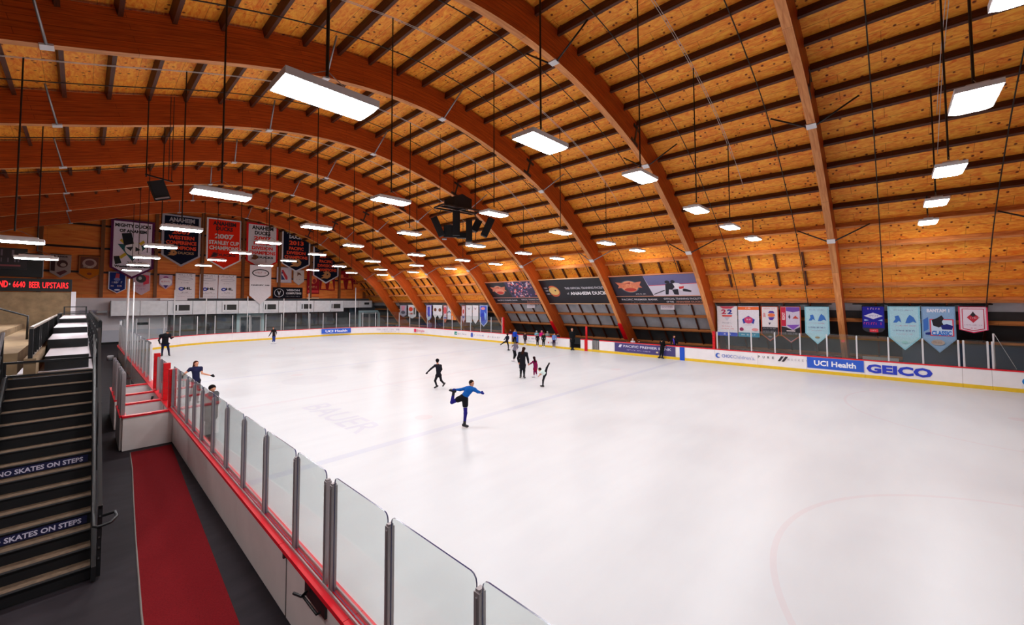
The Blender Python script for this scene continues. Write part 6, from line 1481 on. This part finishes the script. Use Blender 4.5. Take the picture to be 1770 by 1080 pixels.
POSES = {
'blue':((8.48,10.04),dict(head=(0.215,0,1.347),neck=(0.191,0,1.235),chest=(0.136,0,1.143),pelv=(-0.041,0,0.904),sl=(0.055,0.05,1.184),el=(-0.16,0.1,1.129),hl=(-0.348,0.1,1.136),sr=(0.3,-0.08,1.16),er=(0.396,-0.12,1.098),hr=(0.495,-0.15,1.074),jl=(-0.092,0.05,0.887),kl=(-0.416,0.1,0.74),al=(-0.365,0.1,1.057),tl=(-0.512,0.12,1.156),jr=(0.003,-0.04,0.863),kr=(0.014,-0.02,0.409),ar=(-0.017,0,0.068),tr=(0.075,-0.06,0.0))),
'black':((11.35,15.47),dict(head=(0.03,0,1.213),neck=(0.04,0,1.089),chest=(0.064,0,0.94),pelv=(0.089,0,0.594),sl=(-0.069,0,1.0),el=(-0.257,-0.05,0.866),hl=(-0.445,-0.1,0.693),sr=(0.183,0.05,0.98),er=(0.223,0.15,0.792),hr=(0.153,0.2,0.643),jl=(0.025,0,0.544),kl=(-0.064,-0.1,0.322),al=(0.005,0,0.074),tl=(-0.109,-0.03,0.015),jr=(0.153,0.03,0.544),kr=(0.213,0.05,0.297),ar=(0.341,0.2,0.124),tr=(0.262,0.15,0.03))),
'coat_man':((4.18,39.52),dict(head=(0.291,0,1.673),neck=(0.236,0,1.568),chest=(0.18,0,1.374),pelv=(0.166,0,0.846),sl=(-0.069,0,1.443),el=(-0.18,0,1.124),hl=(-0.105,-0.05,0.819),sr=(0.388,0,1.471),er=(0.513,-0.1,1.235),hr=(0.66,-0.2,1.324),jl=(0.055,0,0.777),kl=(0.033,-0.02,0.458),al=(0.014,0,0.055),tl=(-0.028,-0.1,0.008),jr=(0.305,0,0.777),kr=(0.375,-0.03,0.43),ar=(0.416,0,0.042),tr=(0.444,-0.1,0.0))),
'glove_girl':((3.14,20.3),dict(head=(0.068,0,1.51),neck=(0.064,0,1.391),chest=(0.058,0,1.238),pelv=(0.078,0,0.848),sl=(-0.112,0,1.306),el=(-0.271,-0.05,1.17),hl=(-0.356,-0.15,1.069),sr=(0.214,0,1.313),er=(0.261,-0.1,1.113),hr=(0.611,-0.2,0.984),jl=(0.017,0,0.831),kl=(-0.034,-0.06,0.475),al=(-0.112,0.05,0.102),tl=(-0.153,-0.03,0.027),jr=(0.136,0,0.831),kr=(0.163,-0.04,0.458),ar=(0.119,0,0.068),tr=(0.153,-0.08,0.0))),
'dark_kid':((2.5,14.05),dict(head=(0.1,0,1.534),neck=(0.091,0,1.415),chest=(0.088,0,1.284),pelv=(0.076,0,0.949),sl=(0.0,0,1.367),el=(-0.024,-0.05,1.14),hl=(-0.012,-0.1,0.949),sr=(0.181,0,1.367),er=(0.198,-0.03,1.14),hr=(0.172,-0.1,0.949),jl=(0.036,0,0.925),kl=(0.012,-0.03,0.52),al=(-0.005,0,0.09),tl=(-0.024,-0.08,0.023),jr=(0.119,0,0.925),kr=(0.095,-0.05,0.52),ar=(0.067,0,0.09),tr=(0.086,-0.1,0.023))),
'far_girl':((12.67,43.19),dict(head=(-0.031,0,1.514),neck=(-0.02,0,1.371),chest=(0.01,0,1.207),pelv=(0.02,0,0.747),sl=(-0.123,0,1.299),el=(-0.246,0,1.003),hl=(-0.399,0,0.747),sr=(0.143,0,1.299),er=(0.225,0,1.054),hr=(0.184,0,0.849),jl=(-0.031,0,0.716),kl=(-0.031,0,0.389),al=(-0.072,0,0.102),tl=(-0.123,0,0.02),jr=(0.082,0,0.716),kr=(0.092,0,0.389),ar=(0.082,0,0.102),tr=(0.123,0,0.02))),
'far_walker':((28.97,40.7),dict(head=(-0.181,0,1.632),neck=(-0.158,0,1.459),chest=(-0.126,0,1.262),pelv=(-0.079,0,0.828),sl=(-0.3,0,1.38),el=(-0.355,0,1.143),hl=(-0.26,0,0.946),sr=(0.016,0,1.38),er=(0.095,0,1.143),hr=(0.055,0,0.907),jl=(-0.126,0,0.812),kl=(-0.181,0.05,0.434),al=(-0.26,0.2,0.158),tl=(-0.221,0.2,0.039),jr=(-0.024,0,0.812),kr=(0.0,0,0.434),ar=(0.0,0,0.079),tr=(0.055,0,0.008))),
'kicker':((23.9,22.88),dict(head=(-0.07,0,1.272),neck=(-0.07,0,1.176),chest=(-0.096,0,1.046),pelv=(-0.139,0,0.767),sl=(-0.157,0,1.133),el=(-0.244,0,1.028),hl=(-0.314,0,0.924),sr=(0.0,0,1.133),er=(0.035,0,1.002),hr=(-0.017,0,0.898),jl=(-0.174,0,0.749),kl=(-0.375,0.02,0.654),al=(-0.593,0.05,0.505),tl=(-0.662,0,0.453),jr=(-0.096,0,0.749),kr=(-0.009,0,0.418),ar=(0.0,0,0.087),tr=(0.07,0,0.009))),
'grey_kid':((19.76,18.44),dict(head=(0.228,0,1.178),neck=(0.182,0,1.099),chest=(0.131,0,1.017),pelv=(0.039,0,0.744),sl=(0.076,0,1.108),el=(-0.061,0,1.033),hl=(-0.106,-0.05,0.972),sr=(0.228,0,1.063),er=(0.282,0,0.926),hr=(0.228,0,0.82),jl=(0.009,0,0.723),kl=(0.046,-0.03,0.425),al=(-0.009,0,0.076),tl=(-0.061,0,0.015),jr=(0.076,0,0.723),kr=(0.152,0,0.425),ar=(0.03,0.15,0.106),tr=(0.061,0.1,0.036))),
'coach':((15.86,14.2),dict(head=(0.101,0,1.481),neck=(0.073,0,1.358),chest=(0.039,0,1.202),pelv=(0.017,0,0.671),sl=(-0.129,0,1.258),el=(-0.207,0,1.006),hl=(-0.168,-0.05,0.766),sr=(0.235,0,1.241),er=(0.307,0,0.95),hr=(0.341,-0.05,0.721),jl=(-0.05,0,0.643),kl=(-0.061,0,0.363),al=(-0.073,0,0.084),tl=(-0.095,-0.1,0.011),jr=(0.101,0,0.643),kr=(0.106,0,0.352),ar=(0.106,0,0.073),tr=(0.14,-0.1,0.0))),
'maroon_girl':((16.43,13.8),dict(head=(-0.045,0,1.035),neck=(-0.028,0,0.917),chest=(-0.011,0,0.799),pelv=(0.017,0,0.535),sl=(-0.09,0,0.861),el=(-0.197,0,0.776),hl=(-0.321,0,0.692),sr=(0.056,0,0.861),er=(0.107,0,0.686),hr=(0.118,0,0.535),jl=(-0.023,0,0.506),kl=(-0.045,0,0.309),al=(-0.051,0,0.096),tl=(-0.096,0,0.017),jr=(0.051,0,0.506),kr=(0.062,0,0.321),ar=(0.09,0.1,0.141),tr=(0.141,0.1,0.045))),
'camel_girl':((14.87,12.04),dict(head=(-0.12,0,0.821),neck=(-0.065,0,0.776),chest=(-0.005,0,0.726),pelv=(0.11,0,0.631),sl=(-0.055,-0.1,0.731),el=(-0.105,-0.1,0.651),hl=(-0.14,-0.1,0.591),sr=(0.01,0.1,0.761),er=(-0.005,0.15,0.681),hr=(-0.055,0.15,0.601),jl=(0.14,0.02,0.666),kl=(0.21,0.05,0.901),al=(0.31,0.05,1.091),tl=(0.34,0.1,1.141),jr=(0.11,0,0.581),kr=(0.035,0,0.33),ar=(0.02,0,0.1),tr=(-0.05,0,0.025))),
'door_man':((27.94,19.18),dict(head=(-0.008,0,1.628),neck=(0.0,0,1.477),chest=(0.008,0,1.319),pelv=(0.019,0,0.81),sl=(-0.17,0,1.375),el=(-0.196,0,1.131),hl=(-0.094,-0.1,0.942),sr=(0.177,0,1.375),er=(0.196,0,1.131),hr=(0.113,-0.1,0.942),jl=(-0.057,0,0.791),kl=(-0.057,0,0.415),al=(-0.045,0,0.075),tl=(-0.094,-0.1,0.008),jr=(0.094,0,0.791),kr=(0.075,0,0.415),ar=(0.06,0,0.075),tr=(0.113,-0.1,0.008))),
'leaner':((28.06,11.75),dict(head=(0.091,0,1.285),neck=(0.099,0,1.153),chest=(0.099,0,1.03),pelv=(0.082,0,0.7),sl=(-0.021,0,1.104),el=(0.008,-0.1,0.968),hl=(0.062,-0.2,1.153),sr=(0.214,0,1.104),er=(0.247,0,0.947),hr=(0.268,0.1,0.803),jl=(0.033,0,0.68),kl=(-0.021,0,0.371),al=(-0.082,0,0.082),tl=(-0.144,-0.05,0.008),jr=(0.132,0,0.68),kr=(0.115,0,0.371),ar=(0.074,0,0.074),tr=(0.132,-0.05,0.0))),
}
P_ = POSES
def who(k, lab, H, **kw):
    at, J = P_[k]
    if k == 'door_man': at = (27.55, 19.15)
    if k == 'blue': J = dict(J); J['hl'] = (J['hl'][0] + .05, J['hl'][1], J['hl'][2])
    if k == 'leaner': at = (27.62, 11.8)
    return person(lab, at, J, H, **kw)
who('blue', 'young skater in bright blue top holding one foot up behind', 1.48, top=(20, 92, 176), legs=(36, 30, 120), shorts=(22, 22, 28), hair=(36, 22, 18), boots=(16, 14, 20), gloves=(34, 44, 130), res=.0125, face=(.75, -.62, -.05))
who('black', 'child in all black skating with one arm stretched left', 1.33, top=(30, 28, 38), legs=(28, 26, 34), hair=(20, 16, 18), res=.0135, face=(-.2, .95, -.1), gloves=(24, 24, 28))
who('coat_man', 'man in black jacket standing on the ice behind the left glass', 1.74, top=(20, 20, 26), legs=(22, 26, 60), hair=(60, 50, 44), hat=(60, 62, 66), res=.016, bulk=4.5, face=(.8, .4, -.3))
who('glove_girl', 'girl in navy short sleeved top with black gloves behind the near glass', 1.60, top=(32, 34, 66), legs=(36, 36, 44), hair=(64, 32, 22), gloves=(18, 18, 22), sleeve=False, res=.014, long_hair=True, face=(.5, -.8, .1), boots=(24, 24, 28))
who('dark_kid', 'person with red headband and grey clothes close behind the near glass', 1.62, top=(78, 80, 82), legs=(84, 86, 88), hair=(22, 16, 16), res=.015, face=(.5, -.8, -.3), boots=(60, 60, 64), coat=True)  # dark clothing coloured grey; the haze of the glass is in its colour
who('far_girl', 'small girl in black top and blue jeans near the far end', 1.55, top=(30, 20, 24), legs=(44, 62, 130), hair=(50, 26, 20), boots=(226, 224, 230), long_hair=True, res=.02)
who('far_walker', 'small skater in pinkish grey top by the far right corner', 1.72, top=(150, 116, 130), legs=(26, 24, 32), hair=(120, 84, 60), res=.022)
who('kicker', 'skater in black with one leg kicked back, farthest of the centre group', 1.38, top=(26, 26, 44), legs=(24, 22, 30), hair=(26, 20, 20), gloves=(24, 24, 28), res=.017, face=(.2, .9, 0))
who('grey_kid', 'skater in grey shirt and black trousers leaning behind the coach', 1.35, top=(120, 112, 128), legs=(22, 22, 26), hair=(40, 28, 28), boots=(214, 208, 214), res=.015, face=(.6, -.5, -.4))
who('coach', 'coach with long dark hair in a long black coat', 1.62, top=(26, 24, 30), legs=(24, 22, 26), hair=(48, 26, 18), coat=True, long_hair=True, res=.015, face=(.3, .95, 0), boots=(30, 28, 32))
who('maroon_girl', 'little girl in maroon dress holding the coach by the hand', 1.15, top=(130, 20, 74), legs=(120, 26, 78), skirt=(140, 16, 60), hair=(40, 18, 22), long_hair=True, boots=(226, 222, 228), res=.0125, face=(-.3, .9, -.1))
who('camel_girl', 'child in white top bent forward with one leg raised high', 1.2, top=(214, 232, 228), legs=(26, 24, 30), hair=(24, 18, 18), sleeve=False, res=.013, face=(-.8, -.2, -.55))
who('door_man', 'man in long black clothes standing at the dark rinkside doorway', 1.82, top=(16, 18, 20), legs=(16, 18, 18), hair=(150, 110, 90), res=.019, bulk=1.1, coat=True, skates=True)
who('leaner', 'person in black leaning on the boards at the bank sign', 1.6, top=(18, 18, 20), legs=(20, 22, 24), hair=(20, 18, 18), res=.018, face=(.3, .8, .3))
def stand(lab, x, y, H, z0=0.0, lean=0.0, arms='down', **kw):
    s = H / 1.7; hx = lean
    J = dict(head=(hx * 1.1, 0, 1.56 * s), neck=(hx, 0, 1.42 * s), chest=(hx * .8, 0, 1.25 * s), pelv=(0, 0, .93 * s), sl=(hx - .17 * s, 0, 1.38 * s), sr=(hx + .17 * s, 0, 1.38 * s), jl=(-.08 * s, 0, .9 * s), jr=(.08 * s, 0, .9 * s),
             kl=(-.09 * s, -.02, .5 * s), kr=(.09 * s, -.02, .5 * s), al=(-.09 * s, 0, .1 * s), ar=(.09 * s, .02, .1 * s), tl=(-.11 * s, -.13 * s, .03), tr=(.12 * s, -.12 * s, .03))
    if arms == 'down': J.update(el=(hx - .22 * s, 0, 1.12 * s), hl=(hx - .2 * s, -.05, .88 * s), er=(hx + .22 * s, 0, 1.12 * s), hr=(hx + .2 * s, -.05, .88 * s))
    elif arms == 'front': J.update(el=(hx - .22 * s, -.1, 1.14 * s), hl=(hx - .12 * s, -.32 * s, 1.08 * s), er=(hx + .22 * s, -.1, 1.14 * s), hr=(hx + .14 * s, -.32 * s, 1.06 * s))
    return person(lab, (x, y), J, H, z0=z0, res=.02, **kw)
stand('person with purple scarf and black jacket leaning over the boards', 28.62, 11.2, 1.62, arms='front', top=(20, 20, 26), legs=(20, 20, 24), hair=(60, 34, 28), scarf=(90, 70, 190), skates=False, lean=-.05)
stand('small child in white top behind the boards left of the bank sign', 28.55, 14.35, 1.18, arms='down', top=(214, 214, 222), legs=(40, 36, 50), hair=(200, 190, 190), skates=False)
stand('child in dark top behind the boards beside the child in white', 28.55, 13.85, 1.08, top=(30, 26, 40), legs=(30, 28, 34), skates=False)
stand('child with dark hair behind the boards left of the far gate', 28.5, 27.0, 1.32, top=(70, 30, 40), legs=(30, 28, 34), skates=False)
stand('child in green and grey by the far blue post', 28.25, 26.15, 1.35, top=(120, 130, 110), legs=(40, 36, 44), hair=(130, 110, 90), skates=False)
stand('child in bright blue jacket at the far gate', 27.3, 25.3, 1.38, top=(24, 70, 190), legs=(20, 20, 24), hair=(60, 40, 30))
stand('child in dark clothes at the boards, leftmost of the small group', 27.5, 24.25, 1.15, top=(50, 34, 44), legs=(44, 36, 44), boots=(230, 226, 232))
stand('child in teal and white behind the boards', 28.48, 23.7, 1.33, top=(130, 190, 210), legs=(40, 60, 100), hair=(150, 190, 200), skates=False)
stand('child in bright pink behind the boards', 28.48, 23.1, 1.38, top=(226, 24, 130), legs=(60, 30, 60), hair=(214, 130, 160), skates=False)
stand('child in black at the boards beside the pink child', 27.45, 22.75, 1.12, top=(28, 22, 28), legs=(24, 20, 24), boots=(230, 226, 232))
stand('child with grey hat behind the boards right of the pink child', 28.48, 22.45, 1.34, top=(150, 156, 156), legs=(40, 40, 44), hat=(170, 176, 172), skates=False)
stand('child in black and dark green skating along the boards', 27.3, 21.95, 1.25, top=(24, 34, 30), legs=(20, 22, 22), boots=(226, 224, 230))
stand('small child in dark top behind the boards next to the blue one', 28.48, 21.3, 1.22, top=(40, 44, 54), legs=(30, 30, 34), skates=False)
stand('child in light blue top and dark trousers, rightmost of the small group', 27.45, 20.95, 1.3, top=(100, 130, 190), legs=(44, 26, 50), boots=(200, 196, 206), lean=.03)
